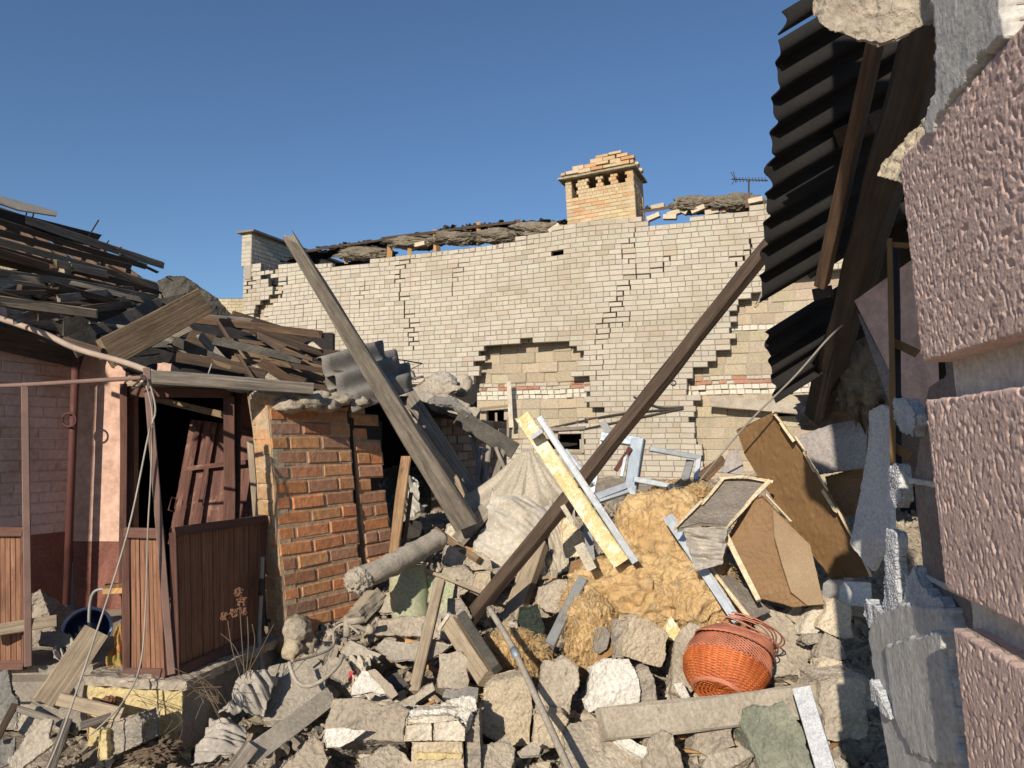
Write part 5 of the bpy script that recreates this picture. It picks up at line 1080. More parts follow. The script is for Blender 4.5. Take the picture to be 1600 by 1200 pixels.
# wicker basket
wk = thing('wicker_basket', P(1150, 1080, 4.0), 'orange wicker basket lying on its side with a loose lattice rim', 'basket')
bc = P(1124, 1084, 3.98); bax = Vector((.34, .50, .62)).normalized(); bsx = bax.cross(Vector((0, 0, 1))).normalized(); bty = bsx.cross(bax)
def bprof(t): return interp([(0, .135), (.12, .178), (.3, .215), (.55, .235), (.8, .225), (1.0, .19)], t)
BL = .28
def bp(t, a, dr_=0): r = (bprof(t) + dr_) * (.94 + .07 * math.sin(2 * a + .6) * t + .05 * noise.noise(Vector((math.cos(a) * 1.3, math.sin(a) * 1.3, t * 2)))); return bc + bax * (BL * t) + bsx * (r * math.cos(a)) + bty * (r * math.sin(a))
NS = 36; lines = []
for k in range(26):
    t = .02 + .52 * k / 25; lines.append([bp(t, a, .006 * math.cos(a * NS / 2 + math.pi * k)) for a in np.linspace(0, 6.2832, 109)])
tubes('woven_body', lines, .0065, 'wicker', wk, 5)
tubes('stakes', [[bp(t, 2 * math.pi * i / NS) for t in np.linspace(0, 1, 9)] for i in range(NS)], .005, 'wicker_d', wk, 5)
tubes('woven_base', [[bc + bsx * (r * math.cos(a)) + bty * (r * math.sin(a)) + bax * (.035 * (1 - r / .135) + .005 * math.cos(a * 8 + math.pi * k)) for a in np.linspace(0, 6.2832, 49)] for k, r in enumerate(np.linspace(.02, .135, 12))], .006, 'wicker', wk, 5)
tubes('foot_rim', [[bp(.03 + .02 * math.sin(a * 18 + k * 2.1) - .02, a, .010) for a in np.linspace(0, 6.2832, 110)] for k in range(3)], .007, 'wicker_d', wk, 5)
tubes('lattice', [[bp(.53 + .49 * f, a0 + sg * 1.2 * f, .008 + .004 * sg) for f in np.linspace(0, 1, 8)] for sg in (-1, 1) for a0 in np.linspace(0, 6.2832, 50)], .0042, 'wicker_d', wk, 5)
tubes('rim', [[bp(1.0 + .03 * math.sin(a * 14 + k * 2), a, .01 + .012 * math.sin(a * 14 + k * 2 + 1.5)) for a in np.linspace(0, 6.2832, 140)] for k in range(5)], .0055, 'wicker_d', wk, 5)
tubes('loose_rim', [[bp(.97 + .035 * k + .05 * math.sin(a * 2 + k), a, .012 * (k % 5) + .03 * max(0, math.cos(a - .2)) * (k / 8) + .008 * math.sin(a * 5 + k * 1.7)) for a in np.linspace(-1.5 + .1 * k, 1.9 - .06 * k, 34)] for k in range(11)], .0042, 'wicker_d', wk, 5)
for k in range(1):
    tubes('loose_rods', [[bp(.8 + .25 * f, a0 + 1.6 * f, .02 + .03 * math.sin(f * 3.1 + a0)) for f in np.linspace(0, 1, 10)] for a0 in np.linspace(-1.2, 1.8, 26)], .0042, 'wicker_d', wk, 5)
# dry plant
dp = thing('dry_plant', P(370, 1060, 3.9), 'dry brown plant with seed heads growing beside the ochre plinth', 'plant')
def stalk(a, b, c, r=.004): return (catmull([P(*a), P(*b), P(*c)], 6), r * .7, 5)
tubes('stem', [stalk((382, 1055, 3.9), (378, 1000, 3.9), (374, 935, 3.9)), stalk((376, 1060, 3.9), (362, 1010, 3.9), (356, 968, 3.9)), stalk((384, 1060, 3.9), (388, 1010, 3.92), (386, 955, 3.95)), stalk((385, 1055, 3.9), (405, 1020, 3.92), (428, 975, 4.0), .003), stalk((384, 1050, 3.9), (366, 1010, 3.9), (345, 990, 3.9), .003), stalk((388, 1050, 3.9), (398, 1005, 3.95), (394, 975, 3.95), .003)] +
      [stalk((345 + random.uniform(-10, 10), 1100, 3.7), (330 + random.uniform(-30, 20), 1070 + random.uniform(-20, 20), 3.7), (290 + random.uniform(-20, 60), 1050 + random.uniform(-20, 80), 3.66), .0025) for _ in range(14)] +
      [stalk((250 + random.uniform(-25, 40), 1165, 3.6), (255 + random.uniform(-35, 35), 1120, 3.62), (240 + random.uniform(-40, 60), 1080 + random.uniform(-10, 40), 3.64), .002) for _ in range(6)], .004, 'twig', dp)
for px, py, d in ((374, 925, 3.9), (352, 963, 3.9), (366, 958, 3.9), (378, 940, 3.9), (380, 955, 3.92)):
    bm = bmesh.new()
    for _ in range(90):
        v = Vector([max(-1.6, min(1.6, random.gauss(0, 1))) for _ in range(3)]) * .011; bmesh.ops.create_icosphere(bm, subdivisions=1, radius=random.uniform(.003, .007), matrix=Matrix.Translation(P(px, py, d) + v))
    o = make('seed_head', [v.co.copy() for v in bm.verts], [[v.index for v in f.verts] for f in bm.faces], 'seed', dp); bm.free()
lump('weed', 'plant', 'small dark weed tuft growing at the ochre plinth face', 'seed', P(170, 1098, 3.72), (.03, .02, .025), .5, 4, 5, .9)
lump('weed', 'plant', 'dry weeds at the foot of the ochre plinth corner', 'twig', P(240, 1172, 3.6), (.09, .05, .04), .6, 5, 5, .9)
# bent hose on the grey slab
pipe('hose', 'hose', 'pale bent hose hooped over the grey slab in front of the pier', 'slate_w', [(452, 1035, 4.0), (456, 1050, 3.95), (465, 1066, 3.92), (482, 1072, 3.92), (505, 1062, 3.95), (528, 1040, 4.02), (536, 1024, 4.1)], .011)
pipe('hose', 'hose', 'thin grey hose end curling from the bricks under the pier', 'slate_w', [(455, 1033, 4.05), (490, 1025, 4.2), (520, 1010, 4.35), (522, 985, 4.5), (540, 975, 4.5), (562, 990, 4.4)], .008)
tp = thing('water_tap', P(555, 985, 4.5), 'dusty pipe tee with a round valve knob beside the pier foot', 'valve')
tubes('pipe_body', [[P(542, 995, 4.45), P(542, 965, 4.5)], [P(542, 972, 4.48), P(570, 968, 4.5)]], .022, 'conc_gray', tp, 8); lump('knob', None, None, 'conc', P(578, 984, 4.42), (.028, .028, .028), .1, 3, 2, .5, parent=tp)
# ================================================================ concrete blocks one by one
BL_ = [
 ('concrete_block', 'block', 'grey block with whitewash along its lower edge left of the painted brick chunk', 'conc_gray', [(503, 1160), (516, 1092), (620, 1098), (640, 1110), (632, 1158)], 3.62, .28, .0018, .0),
 ('plaster_slab', 'slab', 'thin white plaster triangle leaning against the grey block', 'whitep', [(507, 1140), (520, 1138), (572, 1142), (550, 1158), (510, 1168)], 3.55, .02, .0006, 0),
 ('plaster_slab', 'slab', 'white rough plaster triangle behind the grey block', 'whitep', [(548, 1086), (566, 1048), (580, 1050), (612, 1082)], 4.0, .03, .002, 0),
 ('plaster_slab', 'slab', 'grey edged slab lying against the white plaster triangle', 'conc_gray', [(574, 1048), (585, 1045), (622, 1085), (612, 1092)], 3.98, .05, .002, 0),
 ('mortar_lump', 'rubble', 'broad crumbly mortar lump at the lower edge left of the painted chunk', 'mortar', [(560, 1205), (565, 1185), (610, 1162), (632, 1178), (650, 1215)], 3.5, .3, .002, 0),
 ('concrete_block', 'block', 'round holed beige block under the thin pole', 'conc', [(838, 1110), (845, 1050), (852, 1032), (880, 1025), (903, 1042), (905, 1060), (890, 1116)], 3.9, .28, .0008, 0),
 ('concrete_block', 'block', 'lower beige block carrying the round holed block', 'conc_y', [(832, 1165), (834, 1118), (878, 1114), (888, 1125), (880, 1168)], 3.75, .3, .0003, 0),
 ('concrete_block', 'block', 'ochre rough block partly shaded left of the thin pole', 'conc_y', [(752, 1145), (756, 1078), (770, 1064), (822, 1058), (830, 1090), (828, 1165), (800, 1168)], 3.85, .25, .0004, 0),
 ('concrete_block', 'block', 'block with a thick white painted face beside the holed block', 'whitep', [(920, 1112), (922, 1042), (948, 1028), (982, 1030), (998, 1062), (1000, 1095), (985, 1112)], 3.95, .2, .0009, 0),
 ('concrete_block', 'block', 'grey upright stone right of the white painted block', 'conc_gray', [(1000, 1100), (992, 1048), (1012, 1042), (1022, 1062), (1028, 1100)], 4.0, .2, .0006, 0),
 ('concrete_block', 'block', 'tilted beige square block in front of the yellow wool', 'conc_y', [(974, 1025), (982, 965), (1000, 962), (1046, 992), (1034, 1042), (1020, 1040)], 4.2, .22, .0006, .0004),
 ('concrete_block', 'block', 'narrow grey side slab standing left of the tilted beige block', 'conc_gray', [(958, 1028), (962, 970), (982, 966), (978, 1028)], 4.28, .14, .0006, 0),
 ('concrete_block', 'block', 'large grey block leaning between the wool and the basket', 'conc', [(1048, 1080), (1050, 1030), (1062, 985), (1078, 972), (1112, 985), (1105, 1030), (1085, 1060), (1072, 1092)], 4.25, .2, .0016, 0),
 ('plaster_slab', 'slab', 'curved white plaster shard at the foot of the leaning grey block', 'whitep', [(1052, 1068), (1066, 1066), (1078, 1088), (1070, 1098), (1060, 1085)], 4.05, .05, .0006, 0),
 ('concrete_block', 'block', 'large pale flat slab sloping behind the wicker basket', 'conc', [(1190, 1060), (1170, 1010), (1195, 942), (1228, 958), (1262, 1010), (1280, 1048), (1262, 1055)], 4.3, .15, .0024, 0),
 ('concrete_block', 'block', 'cream rounded block standing below the white casing', 'conc_cream', [(1278, 980), (1290, 938), (1302, 934), (1330, 946), (1334, 996), (1318, 998)], 4.3, .25, .0005, 0),
 ('concrete_block', 'block', 'pale rough stone left of the cream rounded block', 'plaster', [(1252, 990), (1262, 962), (1272, 948), (1290, 950), (1282, 985), (1268, 998)], 4.35, .15, .001, 0),
 ('concrete_block', 'block', 'grey flat slab leaning below the cream rounded block', 'conc_gray', [(1272, 1025), (1290, 988), (1312, 1000), (1325, 1030), (1298, 1032)], 4.15, .12, .0015, 0),
 ('concrete_block', 'block', 'small cream brick piece lying on the kerb beam end', 'conc_cream', [(1278, 1052), (1280, 1034), (1296, 1028), (1316, 1034), (1318, 1054)], 4.05, .12, .0005, 0),
 ('concrete_block', 'block', 'brown chipped stone under the pale rough stone', 'conc_gray', [(1252, 1000), (1262, 990), (1284, 990), (1280, 1004), (1262, 1008)], 4.25, .1, .001, 0),
 ('concrete_block', 'block', 'dusty stone behind the brown boards foot', 'conc', [(1228, 962), (1242, 945), (1258, 950), (1264, 968), (1245, 975)], 4.5, .15, .001, 0),
 ('concrete_block', 'block', 'square dusty end block at the right end of the kerb beam', 'conc', [(1288, 1155), (1282, 1065), (1350, 1056), (1355, 1150), (1340, 1156)], 3.78, .3, .0002, 0),
 ('concrete_block', 'block', 'green grey smooth block in shade under the kerb beam', 'conc_green', [(1155, 1130), (1162, 1108), (1225, 1095), (1262, 1150), (1272, 1230), (1200, 1230)], 3.62, .3, .001, 0),
 ('concrete_block', 'block', 'pale rounded lump at the lower edge under the kerb beam', 'mortar', [(1005, 1205), (1012, 1160), (1035, 1140), (1052, 1150), (1066, 1190), (1070, 1215)], 3.55, .3, .001, 0),
 ('concrete_block', 'block', 'flat cracked block at the lower edge right of the thin pole', 'conc', [(880, 1215), (878, 1150), (885, 1128), (945, 1124), (965, 1150), (1010, 1190), (1000, 1230)], 3.55, .3, .0025, 0),
 ('plaster_slab', 'slab', 'white holed brick slab lying below the left end of the kerb beam', 'whitep', [(958, 1150), (975, 1146), (1012, 1168), (1010, 1186), (985, 1174)], 3.62, .06, .002, 0),
 ('concrete_block', 'block', 'dark brown rubble block in shade under the kerb beam', 'conc_gray', [(1080, 1170), (1086, 1138), (1140, 1130), (1148, 1165), (1112, 1185)], 3.75, .2, .001, 0),
 ('concrete_block', 'block', 'long flat stone in the shade below the kerb beam', 'conc', [(1098, 1198), (1105, 1180), (1160, 1165), (1178, 1180), (1130, 1205)], 3.55, .15, .002, 0),
 ('concrete_block', 'block', 'dusty rubble block in front of the ochre rough block', 'mortar', [(745, 1210), (752, 1165), (790, 1148), (805, 1172), (800, 1220)], 3.5, .25, .002, 0),
 ('plaster_slab', 'slab', 'green grey chip of slate in front of the lower beige block', 'slate_w', [(808, 1175), (830, 1160), (845, 1168), (842, 1180), (815, 1182)], 3.55, .02, .002, 0),
 ('plaster_slab', 'slab', 'smooth square slab leaning behind the painted brick chunk', 'conc', [(684, 1075), (686, 1022), (718, 1016), (732, 1030), (730, 1078)], 4.15, .04, .001, 0),
 ('plaster_slab', 'slab', 'grey flat board end behind the painted brick chunk', 'slate', [(690, 1090), (696, 1076), (748, 1074), (746, 1092)], 3.85, .1, .0014, 0),
 ('plaster_slab', 'slab', 'dusty slab tilted between grey block and painted chunk', 'conc', [(620, 1100), (640, 1088), (676, 1066), (680, 1078), (650, 1098), (632, 1140)], 3.8, .08, .0015, 0),
 ('roof_shard', 'roof shard', 'ribbed grey green roof strip lying in front of the pier foot', 'slate_w', [(531, 1020), (546, 1000), (596, 1022), (586, 1032), (560, 1028)], 4.35, .05, .0015, 0),
 ('roof_shard', 'roof shard', 'curved grey asbestos shard behind the narrow grey stake', 'slate_w', [(586, 1012), (600, 998), (640, 1004), (665, 1000), (705, 1008), (690, 1020), (670, 1030), (610, 1032)], 4.4, .02, .003, 0),
 ('roof_shard', 'roof shard', 'dark flat shard lying in shade left of the narrow grey stake', 'slate_d', [(596, 1062), (620, 1050), (640, 1070), (606, 1080)], 4.15, .02, .004, 0),
 ('concrete_block', 'block', 'white plaster rubble ledge under the green tin drum', 'mortar', [(585, 992), (590, 970), (630, 962), (690, 966), (720, 990), (700, 998)], 4.7, .25, .002, 0),
 ('plaster_slab', 'slab', 'sharp flat slab beside the dark gap left of the tin drum', 'conc', [(568, 950), (612, 925), (618, 955), (600, 958)], 5.0, .03, .003, 0),
 ('concrete_block', 'block', 'tilted angular stone right of the tin drum', 'conc', [(688, 930), (690, 888), (725, 882), (742, 900), (736, 920), (712, 938)], 5.1, .2, .0006, 0),
 ('concrete_block', 'block', 'pale angular stone behind the tilted stone', 'conc_y', [(735, 925), (742, 895), (766, 892), (772, 920), (756, 935)], 5.1, .2, .0006, 0),
 ('concrete_block', 'block', 'crumbly pale wall fragment behind the wrapped pipe', 'mortar', [(690, 880), (694, 850), (735, 862), (765, 872), (770, 890), (735, 892)], 5.35, .2, .001, 0),
 ('concrete_block', 'block', 'rounded pale stone below the foot of the tall plank', 'plaster', [(694, 838), (698, 820), (712, 814), (728, 826), (726, 845), (708, 850)], 5.9, .2, .001, 0),
 ('concrete_block', 'block', 'brown slab below the angular stones by the dark beam', 'conc_gray', [(698, 960), (700, 935), (720, 935), (738, 965), (726, 980)], 4.8, .15, .001, 0),
 ('concrete_block', 'block', 'pink grey tilted slab behind the yellow foam strip', 'hard_edge', [(885, 872), (872, 815), (890, 805), (924, 845), (925, 860)], 5.25, .12, .0006, 0),
 ('concrete_block', 'block', 'rough grey block with a round steel fixing left of the wool', 'conc', [(838, 940), (842, 918), (870, 905), (895, 906), (902, 930), (888, 952), (850, 956)], 5.0, .25, .0008, 0),
 ('concrete_block', 'block', 'grey rounded stone beside the dark beam below the sack', 'conc_gray', [(762, 918), (766, 892), (784, 886), (796, 905), (780, 925)], 5.2, .15, .0006, 0),
 ('board_piece', 'board', 'torn orange fibreboard scrap left of the yellow wool', 'hardboard', [(888, 900), (892, 878), (920, 868), (922, 892), (908, 912), (896, 918)], 5.0, .02, .0006, 0),
 ('roof_shard', 'roof shard', 'grey pointed slate shard before the narrow wool flap', 'slate', [(928, 1018), (930, 985), (945, 978), (954, 990), (948, 1014), (936, 1022)], 4.4, .015, .0008, 0),
 ('plaster_slab', 'slab', 'long grey slab lying at an angle in front of the plinth', 'slate_w', [(402, 1078), (420, 1042), (492, 1022), (520, 1085), (470, 1120), (410, 1125)], 3.95, .05, .0035, 0),
 ('concrete_block', 'block', 'wide grey board like stone near the hose hoop', 'conc_gray', [(500, 1048), (512, 1028), (540, 1030), (560, 1066), (548, 1072)], 4.15, .06, .002, 0),
 ('netting', 'netting', 'dark green net bundle hanging behind the upright grey board', 'netting', [(808, 990), (812, 950), (840, 945), (852, 985), (846, 1000)], 4.75, .12, .0006, 0),
 ('kerb_piece', 'block', 'dark fallen step stone in front of the ochre plinth', 'conc_gray', [(156, 1185), (160, 1132), (215, 1115), (222, 1130), (222, 1160), (182, 1178)], 3.5, .12, .0003, -.001),
 ('kerb_piece', 'block', 'ochre end face of the fallen step stone', 'yellow_plinth', [(152, 1190), (156, 1140), (166, 1142), (168, 1186)], 3.48, .05, .0003, 0),
 ('concrete_block', 'block', 'holed hollow block lying at the lower edge left of the grey block', 'conc_gray', [(425, 1215), (470, 1170), (490, 1148), (505, 1160), (512, 1190), (500, 1215)], 3.5, .15, .0025, 0),
]
def jag(po, k=2.2):
    out = []
    for (x0, y0), (x1, y1) in zip(po, po[1:] + po[:1]):
        L_ = math.hypot(x1 - x0, y1 - y0); n_ = max(1, min(5, int(L_ / 14)))
        for i in range(n_):
            f = i / n_; out.append((x0 + (x1 - x0) * f + (random.gauss(0, k) if i else 0), y0 + (y1 - y0) * f + (random.gauss(0, k) if i else 0)))
    return out
for n_, c_, l_, m_, po_, d_, th_, ti_, ya_ in BL_:
    po_ = jag(po_, 2.4 if 'kerb' not in n_ else 1)
    slabby = 'slab' in n_ or 'shard' in n_ or 'board' in n_
    block(n_, c_, l_, m_, po_, d_, th_, ti_, ya_, mods=(.002 if slabby else .004, 5, .07, .014 if slabby else .026), taper=1.0 if slabby else .97)
# kerb beam, foam strip, boards at the bottom
plank('kerb_beam', 'beam', 'long dusty concrete kerb beam lying in front of the wicker basket', 'conc', (948, 1132, 3.72), (1352, 1080, 3.95), .155, .12, roll=0, jit=.008, rag=(.04, 0), seg=30)
plank('foam_strip', 'foam', 'white polystyrene strip leaning on the kerb beam end', 'foam_w', (1252, 1076, 3.6), (1300, 1235, 3.3), .085, .035, jit=.004)
plank('roof_shard', 'roof shard', 'long dusty curved grey strip lying left of the grey block', 'slate_w', (390, 1180, 3.5), (516, 1085, 3.9), .09, .02, jit=.01) 
plank('board', 'board', 'weathered grey strip at the lower edge beside the crumpled sheet', 'wood_grey', (345, 1225, 3.35), (392, 1165, 3.5), .07, .03, jit=.01)
# painted brick chunk
pc = thing('painted_chunk', P(690, 1200, 3.45), 'chunk of old brickwork with flaking white paint and a yellow stripe', 'brickwork chunk')
blk = lambda nm, m_, po_, d_, th_, ti_=.0004, mo=(.008, 5, .06, .02): block(nm, None, None, m_, po_, d_, th_, ti_, 0, mods=mo, parent=pc)
blk('base_brick', 'conc_y', [(640, 1215), (644, 1160), (722, 1158), (726, 1215)], 3.46, .3)
blk('yellow_stripe', 'yellow_plinth', [(648, 1188), (650, 1176), (722, 1176), (722, 1187)], 3.452, .04)
blk('white_brick', 'plaster', [(631, 1158), (634, 1134), (674, 1130), (675, 1157)], 3.44, .3)
blk('white_brick', 'plaster', [(677, 1157), (678, 1130), (716, 1126), (727, 1140), (726, 1158)], 3.44, .3)
blk('white_brick', 'plaster', [(633, 1132), (636, 1122), (700, 1118), (716, 1124), (676, 1130)], 3.445, .28)
blk('paint_crust', 'whitep', [(636, 1124), (642, 1110), (720, 1106), (738, 1110), (728, 1130), (700, 1120)], 3.47, .22, .002, (.008, 6, .05, .05))
blk('paint_crust', 'whitep', [(690, 1102), (700, 1092), (742, 1088), (745, 1112), (730, 1108)], 3.66, .1, .002, (.008, 6, .05, .05))
blk('shaded_side', 'conc_gray', [(726, 1215), (728, 1140), (748, 1112), (752, 1215)], 3.5, .28, .0006)
# bottom left : slates, frames, battens in the shade
for n_, c_, l_, m_, po_, d_, th_, ti_ in (
 ('roof_shard', 'roof shard', 'upright wavy asbestos fragment at the left edge in front of the porch', 'slate', [(-20, 1120), (-15, 1050), (12, 1048), (18, 1082), (28, 1095), (26, 1130)], 3.6, .02, .0008),
 ('roof_shard', 'roof shard', 'long pale curved shard pointing down at the lower left', 'slate_w', [(12, 1190), (40, 1150), (72, 1122), (82, 1126), (76, 1152), (84, 1162), (50, 1188), (20, 1210)], 3.35, .015, .0012),
 ('roof_shard', 'roof shard', 'broad grey board piece below the long pale shard', 'slate_w', [(22, 1140), (30, 1110), (72, 1125), (50, 1155)], 3.5, .015, .002),
 ('roof_shard', 'roof shard', 'dark grey slate at the lower left corner', 'slate', [(-20, 1210), (-10, 1160), (25, 1150), (20, 1190)], 3.35, .015, .002)):
    block(n_, c_, l_, m_, po_, d_, th_, ti_, mods=(.003, 5, .12, .04))
plank('batten', 'batten', 'thin dark batten standing at the left edge by the slates', 'wood_dark', (22, 1100, 3.5), (-10, 1160, 3.4), .03, .03)
plank('batten', 'batten', 'grey batten across the slates at the lower left', 'wood_grey', (24, 1106, 3.5), (102, 1132, 3.55), .03, .03)
plank('batten', 'batten', 'grey batten running down to the lower edge at the left', 'wood_grey', (104, 1128, 3.5), (74, 1215, 3.2), .04, .04)
plank('batten', 'batten', 'short batten on the dirt in front of the ochre plinth', 'wood_grey', (124, 1135, 3.45), (195, 1112, 3.6), .035, .03)
plank('batten', 'batten', 'slanting batten behind the grey batten frame at the left', 'wood_grey', (50, 1102, 3.65), (122, 1140, 3.5), .045, .03)
# slate pile at the left in front of the back wall
for i, (po_, d_, l_, m_) in enumerate((([(600, 625), (640, 605), (690, 612), (735, 632), (720, 645), (650, 640)], 7.4, 'dusty sheet layer on the shed roof pile', 'slate_w'), ([(640, 612), (665, 590), (720, 606), (690, 618)], 7.8, 'pale flat sheet on top of the shed roof pile', 'conc'),
     ([(560, 600), (610, 590), (640, 605), (610, 622)], 7.0, 'grey layer at the left of the shed roof pile', 'slate'), ([(680, 640), (700, 626), (750, 640), (742, 655), (700, 655)], 7.3, 'crumbling edge sheet over the dark shed window', 'slate_w'), ([(660, 630), (680, 618), (712, 622), (738, 645), (730, 652), (705, 632)], 7.15, 'curved asbestos shard arched over the shed pile', 'slate'))):
    block('roof_shard', 'roof shard', l_, m_, po_, d_, .04, .006, mods=(.004, 5, .12, .08))
pipe('bent_wire', 'wire', 'thin bent wire on the shed pile in front of the wall', 'cable_d', [(620, 575, 8.0), (612, 560, 8.0), (660, 568, 8.0), (640, 578, 8.0), (630, 562, 8.0)], .008, smooth=False)
lump('sack', 'sack', 'small grey bundle on the shed roof pile against the wall', 'cloth_g', P(690, 600, 8.2), (.16, .12, .11), .3, 4, 2.4, .8)
lump('sack', 'sack', 'round pale bundle at the step of the wall hole', 'cloth', P(722, 602, 8.6), (.12, .1, .13), .15, 4, 2, .5)
block('stone', 'block', 'small pale block left of the grey bundle', 'conc', [(632, 592), (634, 580), (645, 578), (648, 592)], 8.1, .12, 0)

# ================================================================ scattered rubble : individual pieces, shared prototype meshes
protos = {}
def proto(kind, i):
    bm = bmesh.new()
    if kind == 'chunk':
        for _ in range(14): bm.verts.new(Vector((random.uniform(-1, 1), random.uniform(-1, 1) * .8, random.uniform(-1, 1) * .62)))
        bmesh.ops.convex_hull(bm, input=bm.verts)
    elif kind == 'brick':
        bmesh.ops.create_cube(bm, size=2); k = random.uniform(.55, 1)
        for v in bm.verts: v.co = Vector((v.co.x * k + (random.uniform(-.25, .2) if v.co.x > 0 else 0), v.co.y * .5, v.co.z * .36))
    else:
        n = random.randint(5, 7); r0 = [random.uniform(.55, 1.1) for _ in range(n)]
        top = [bm.verts.new(Vector((math.cos(k / n * 6.28) * r0[k], math.sin(k / n * 6.28) * r0[k] * .75, .06))) for k in range(n)]; bot = [bm.verts.new(v.co - Vector((0, 0, .12))) for v in top]
        bm.faces.new(top); bm.faces.new(bot[::-1])
        for k in range(n): bm.faces.new((top[k], bot[k], bot[(k + 1) % n], top[(k + 1) % n]))
    bmesh.ops.remove_doubles(bm, verts=bm.verts, dist=.02)
    loose = [v for v in bm.verts if not v.link_faces]; bmesh.ops.delete(bm, geom=loose, context='VERTS')
    bmesh.ops.bevel(bm, geom=bm.edges[:], offset=.018 if kind != 'shard' else .01, segments=1, affect='EDGES', profile=.5)
    bmesh.ops.triangulate(bm, faces=bm.faces)
    for _ in range(2):
        es = [e for e in bm.edges if e.calc_length() > .28]
        if es: bmesh.ops.subdivide_edges(bm, edges=es, cuts=1)
        bmesh.ops.triangulate(bm, faces=bm.faces)
    bm.normal_update(); s0 = random.random() * 50; a = .15 if kind != 'shard' else .07
    for v in bm.verts: v.co += v.normal * (a * noise.noise(v.co * 2.2 + Vector((s0, 0, 0))) + a * .6 * noise.noise(v.co * 6 + Vector((0, s0, 0))))
    me = bpy.data.meshes.new(kind); bm.to_mesh(me); bm.free(); return me
KN = {'chunk': ('concrete_chunk', 'rubble'), 'brick': ('brick_fragment', 'brick'), 'shard': ('slate_shard', 'shard')}
MATS = {'chunk': ['conc', 'mortar', 'conc_y', 'conc_gray', 'plaster'], 'brick': ['conc_cream', 'conc_y', 'conc', 'plaster', 'conc_gray'], 'shard': ['slate_w', 'conc', 'slate', 'conc_gray', 'slate_w']}
COLN = {'conc': 'dusty beige', 'mortar': 'crumbly beige', 'conc_y': 'sandy', 'conc_gray': 'grey', 'plaster': 'whitish', 'conc_cream': 'cream', 'slate_w': 'pale grey', 'slate': 'grey'}
for k in KN:
    for m_ in MATS[k]:
        for i in range(3):
            me = proto(k, i); me.name = KN[k][0]; me.materials.append(M[m_]); protos.setdefault((k, m_), []).append(me)
def zone(px, py):
    if px < 420: return 'before the ochre plinth'
    if py > 1100: return 'below the kerb beam' if px > 740 else 'below the grey block'
    if px < 740: return 'before the red pier'
    if px < 1000: return 'around the dark beam'
    if py < 900: return 'under the steel studs'
    return 'beside the wicker basket'
placed = 0; used = []
while placed < 620:
    if placed < 150 or placed > 300: px, py = random.uniform(380, 1330), random.uniform(930, 1215)
    else: px, py = random.uniform(560, 1330), random.uniform(745, 1150)
    if 880 < px < 1150 and 800 < py < 985 and random.random() < .8: continue
    p = hit(px, py)
    if p.y > 11: continue
    k = random.choices(('chunk', 'brick', 'shard'), (5, 3, 3))[0]; m_ = random.choice(MATS[k]); me = random.choice(protos[(k, m_)])
    s = random.choice((.016, .02, .024, .028, .035, .04, .05, .065, .09)) * (1 if k != 'brick' else 1.15) * (.8 + .07 * p.y)
    if any((p - u).length < s * .8 for u in used): continue
    used.append(p); nm, ct_ = KN[k]
    o = bpy.data.objects.new(nm, me); C.objects.link(o); o.location = p + Vector((0, 0, s * (.28 if k != 'shard' else .1)))
    o.scale = (s * random.uniform(.8, 1.3), s * random.uniform(.8, 1.3), s * random.uniform(.8, 1.2))
    o.rotation_euler = (random.gauss(0, .35), random.gauss(0, .35), random.uniform(0, 6.28))
    z_ = zone(px, py); word = {'chunk': 'concrete chunk', 'brick': 'broken brick piece', 'shard': 'flat sheet shard'}[k]
    tag(o, f"{'pebble sized' if s < .036 else 'fist sized' if s < .075 else 'head sized'} {COLN[m_]} {word} {z_}", ct_, f"{COLN[m_]} {word}s {z_}"); placed += 1
for i in range(20):
    px, py = random.uniform(470, 1250), random.uniform(860, 1150); p = hit(px, py); z_ = zone(px, py); s = random.uniform(.06, .16); a = random.uniform(0, 6.28); e1 = Vector((math.cos(a), math.sin(a), random.uniform(-.2, .3))) * s; e2 = Vector((-math.sin(a), math.cos(a), random.uniform(0, .8))) * s * random.uniform(.5, .9)
    if 880 < px < 1150 and py < 985: continue
    q = p + Vector((0, 0, .06))
    m_ = random.choice(('cloth_g', 'cloth', 'slate_w', 'greyboard')); c_ = {'cloth_g': 'grey', 'cloth': 'beige', 'slate_w': 'pale grey', 'greyboard': 'brownish grey'}[m_]
    tag(sheet('torn_scrap', [q - e1 - e2, q + e1 - e2, q + e1 + e2, q - e1 + e2], 16, 16, m_, folds(.02, 2, random.random() * 3), .005, rag=.35), f'crumpled {c_} torn scrap lying {z_}', 'scrap', f'{c_} torn scraps {z_}')
# loose sticks
for i in range(120):
    px, py = random.uniform(440, 1320), random.uniform(790, 1190); p = hit(px, py)
    if 880 < px < 1150 and py < 985: continue
    L = random.uniform(.08, .5); a = random.uniform(0, 3.14); e = Vector((math.cos(a), math.sin(a) * .8, random.uniform(-.05, .45))) * L / 2
    z_ = zone(px, py)
    tag(beam3('splinter', p - e + Vector((0, 0, .05)), p + e + Vector((0, 0, .05)), random.uniform(.006, .028), random.uniform(.005, .015), random.choice(('wood_dust', 'wood_grey', 'wood_orange')), rag=(.03, .03)), f'thin splintered stick lying {z_}', 'stick', f'loose sticks {z_}')
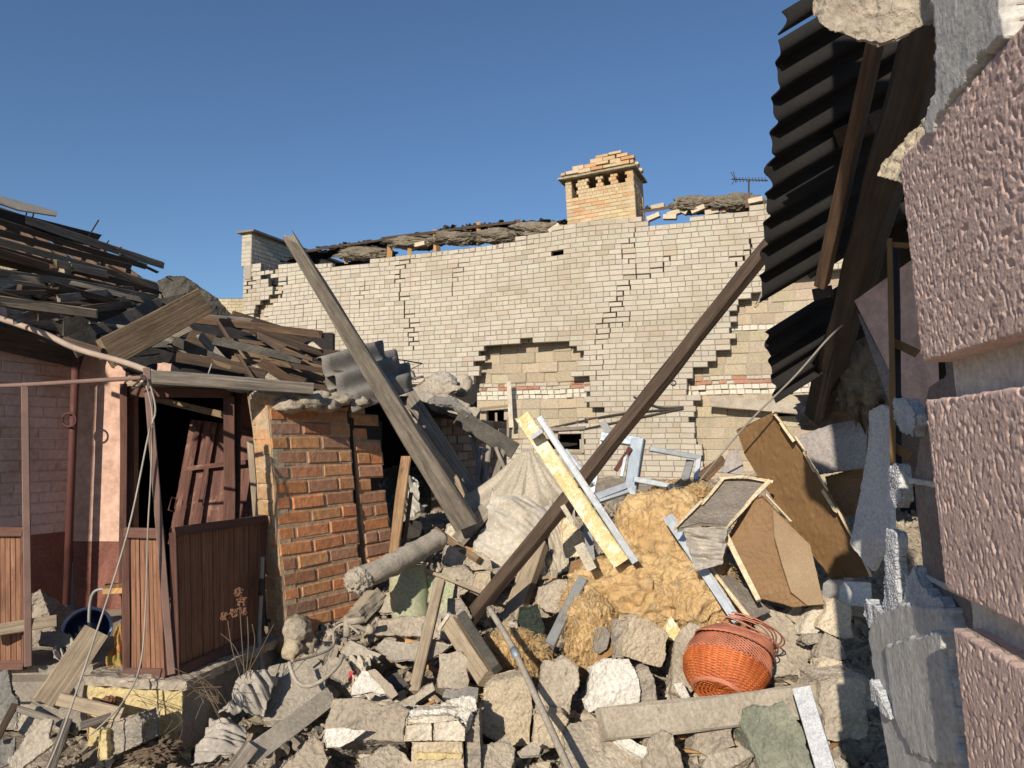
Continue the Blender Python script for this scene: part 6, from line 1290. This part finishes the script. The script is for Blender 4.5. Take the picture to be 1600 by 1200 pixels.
# gravel : crumbs nobody could count, one object
def gravel():
    V, Fc = [], []; tries = 0
    base = []
    for _ in range(6):
        bm = bmesh.new()
        for _ in range(8): bm.verts.new(Vector((random.uniform(-1, 1), random.uniform(-1, 1), random.uniform(-.7, .7))))
        r = bmesh.ops.convex_hull(bm, input=bm.verts); bmesh.ops.delete(bm, geom=[v for v in bm.verts if not v.link_faces], context='VERTS')
        bm.verts.index_update(); base.append((np.array([v.co[:] for v in bm.verts]), [[v.index for v in f.verts] for f in bm.faces])); bm.free()
    n = 0; AV = []; AF = []
    for _ in range(26000):
        y = 3.2 + 5.5 * random.random() ** 1.6; x = random.uniform(-.62, .62) * y
        if x < -1.7 - .0 and random.random() < .6: continue
        a = Vector((x, y, 0)); z = gz(x, y) + .05 * noise.noise(a * 2.1) + .05 * noise.noise(a * 5) + .028 * noise.noise(a * 12) - .025
        s = random.choice((.006, .008, .01, .012, .016, .02, .028, .028, .036, .046)); q = Matrix.Rotation(random.random() * 6, 3, Vector((random.random(), random.random(), random.random() + .1)))
        bv, bf = random.choice(base); pts = (bv * s) @ np.array(q).T + np.array((x, y, z)); AV.append(pts); AF += [[i + n for i in f] for f in bf]; n += len(bv)
    tag(make('gravel', np.vstack(AV), AF, 'mortar'), 'fine mortar crumbs and grit strewn over the rubble slope', 'gravel', kind='stuff')
gravel()
# ================================================================ unseen outhouse and tree, added outside the frame to shade the left side
ns = thing('added_shade_outhouse', Vector((-5.4, 2.6, 0)), 'unseen outhouse added beyond the left edge to shade the pink house', 'outhouse')
slab3('wall', [Vector((-7.5, 2.4, 0)), Vector((-4.42, 2.4, 0)), Vector((-4.42, 2.4, 3.6)), Vector((-7.5, 2.4, 3.6))], .6, 'pink_plaster', ns, ext=(0, 1, 0))
slab3('roof', [Vector((-7.7, 2.2, 3.62)), Vector((-4.4, 2.2, 3.62)), Vector((-4.4, 3.1, 3.9)), Vector((-7.7, 3.1, 3.9))], .06, 'slate', ns, ext=(0, 0, 1))
tr = thing('added_shade_tree', Vector((-5.5, -3.0, 0)), 'unseen leafless tree added behind the camera to dapple the left side', 'tree')
random.seed(11); TL = []
def grow(p, d, L, r, lv):
    pts = [p]; q = p.copy(); dd = d.copy()
    for k in range(5):
        dd = (dd + Vector((random.gauss(0, .13), random.gauss(0, .13), random.gauss(.02, .08)))).normalized(); q = q + dd * (L / 5); pts.append(q.copy())
    TL.append((pts, [r * (1 - .1 * k) for k in range(6)], 5))
    if lv > 0:
        for k in range(4 if lv > 1 else 5):
            s_ = random.choice(pts[2:]); e_ = (dd + Vector((random.gauss(0, .7), random.gauss(0, .7), random.gauss(.1, .4)))).normalized(); grow(s_, e_, L * random.uniform(.5, .72), r * .5, lv - 1)
grow(Vector((-5.5, -3.0, 0)), Vector((.05, 0, 1)), 2.3, .09, 3)
tubes('trunk_and_branches', TL, .01, 'twig', tr)
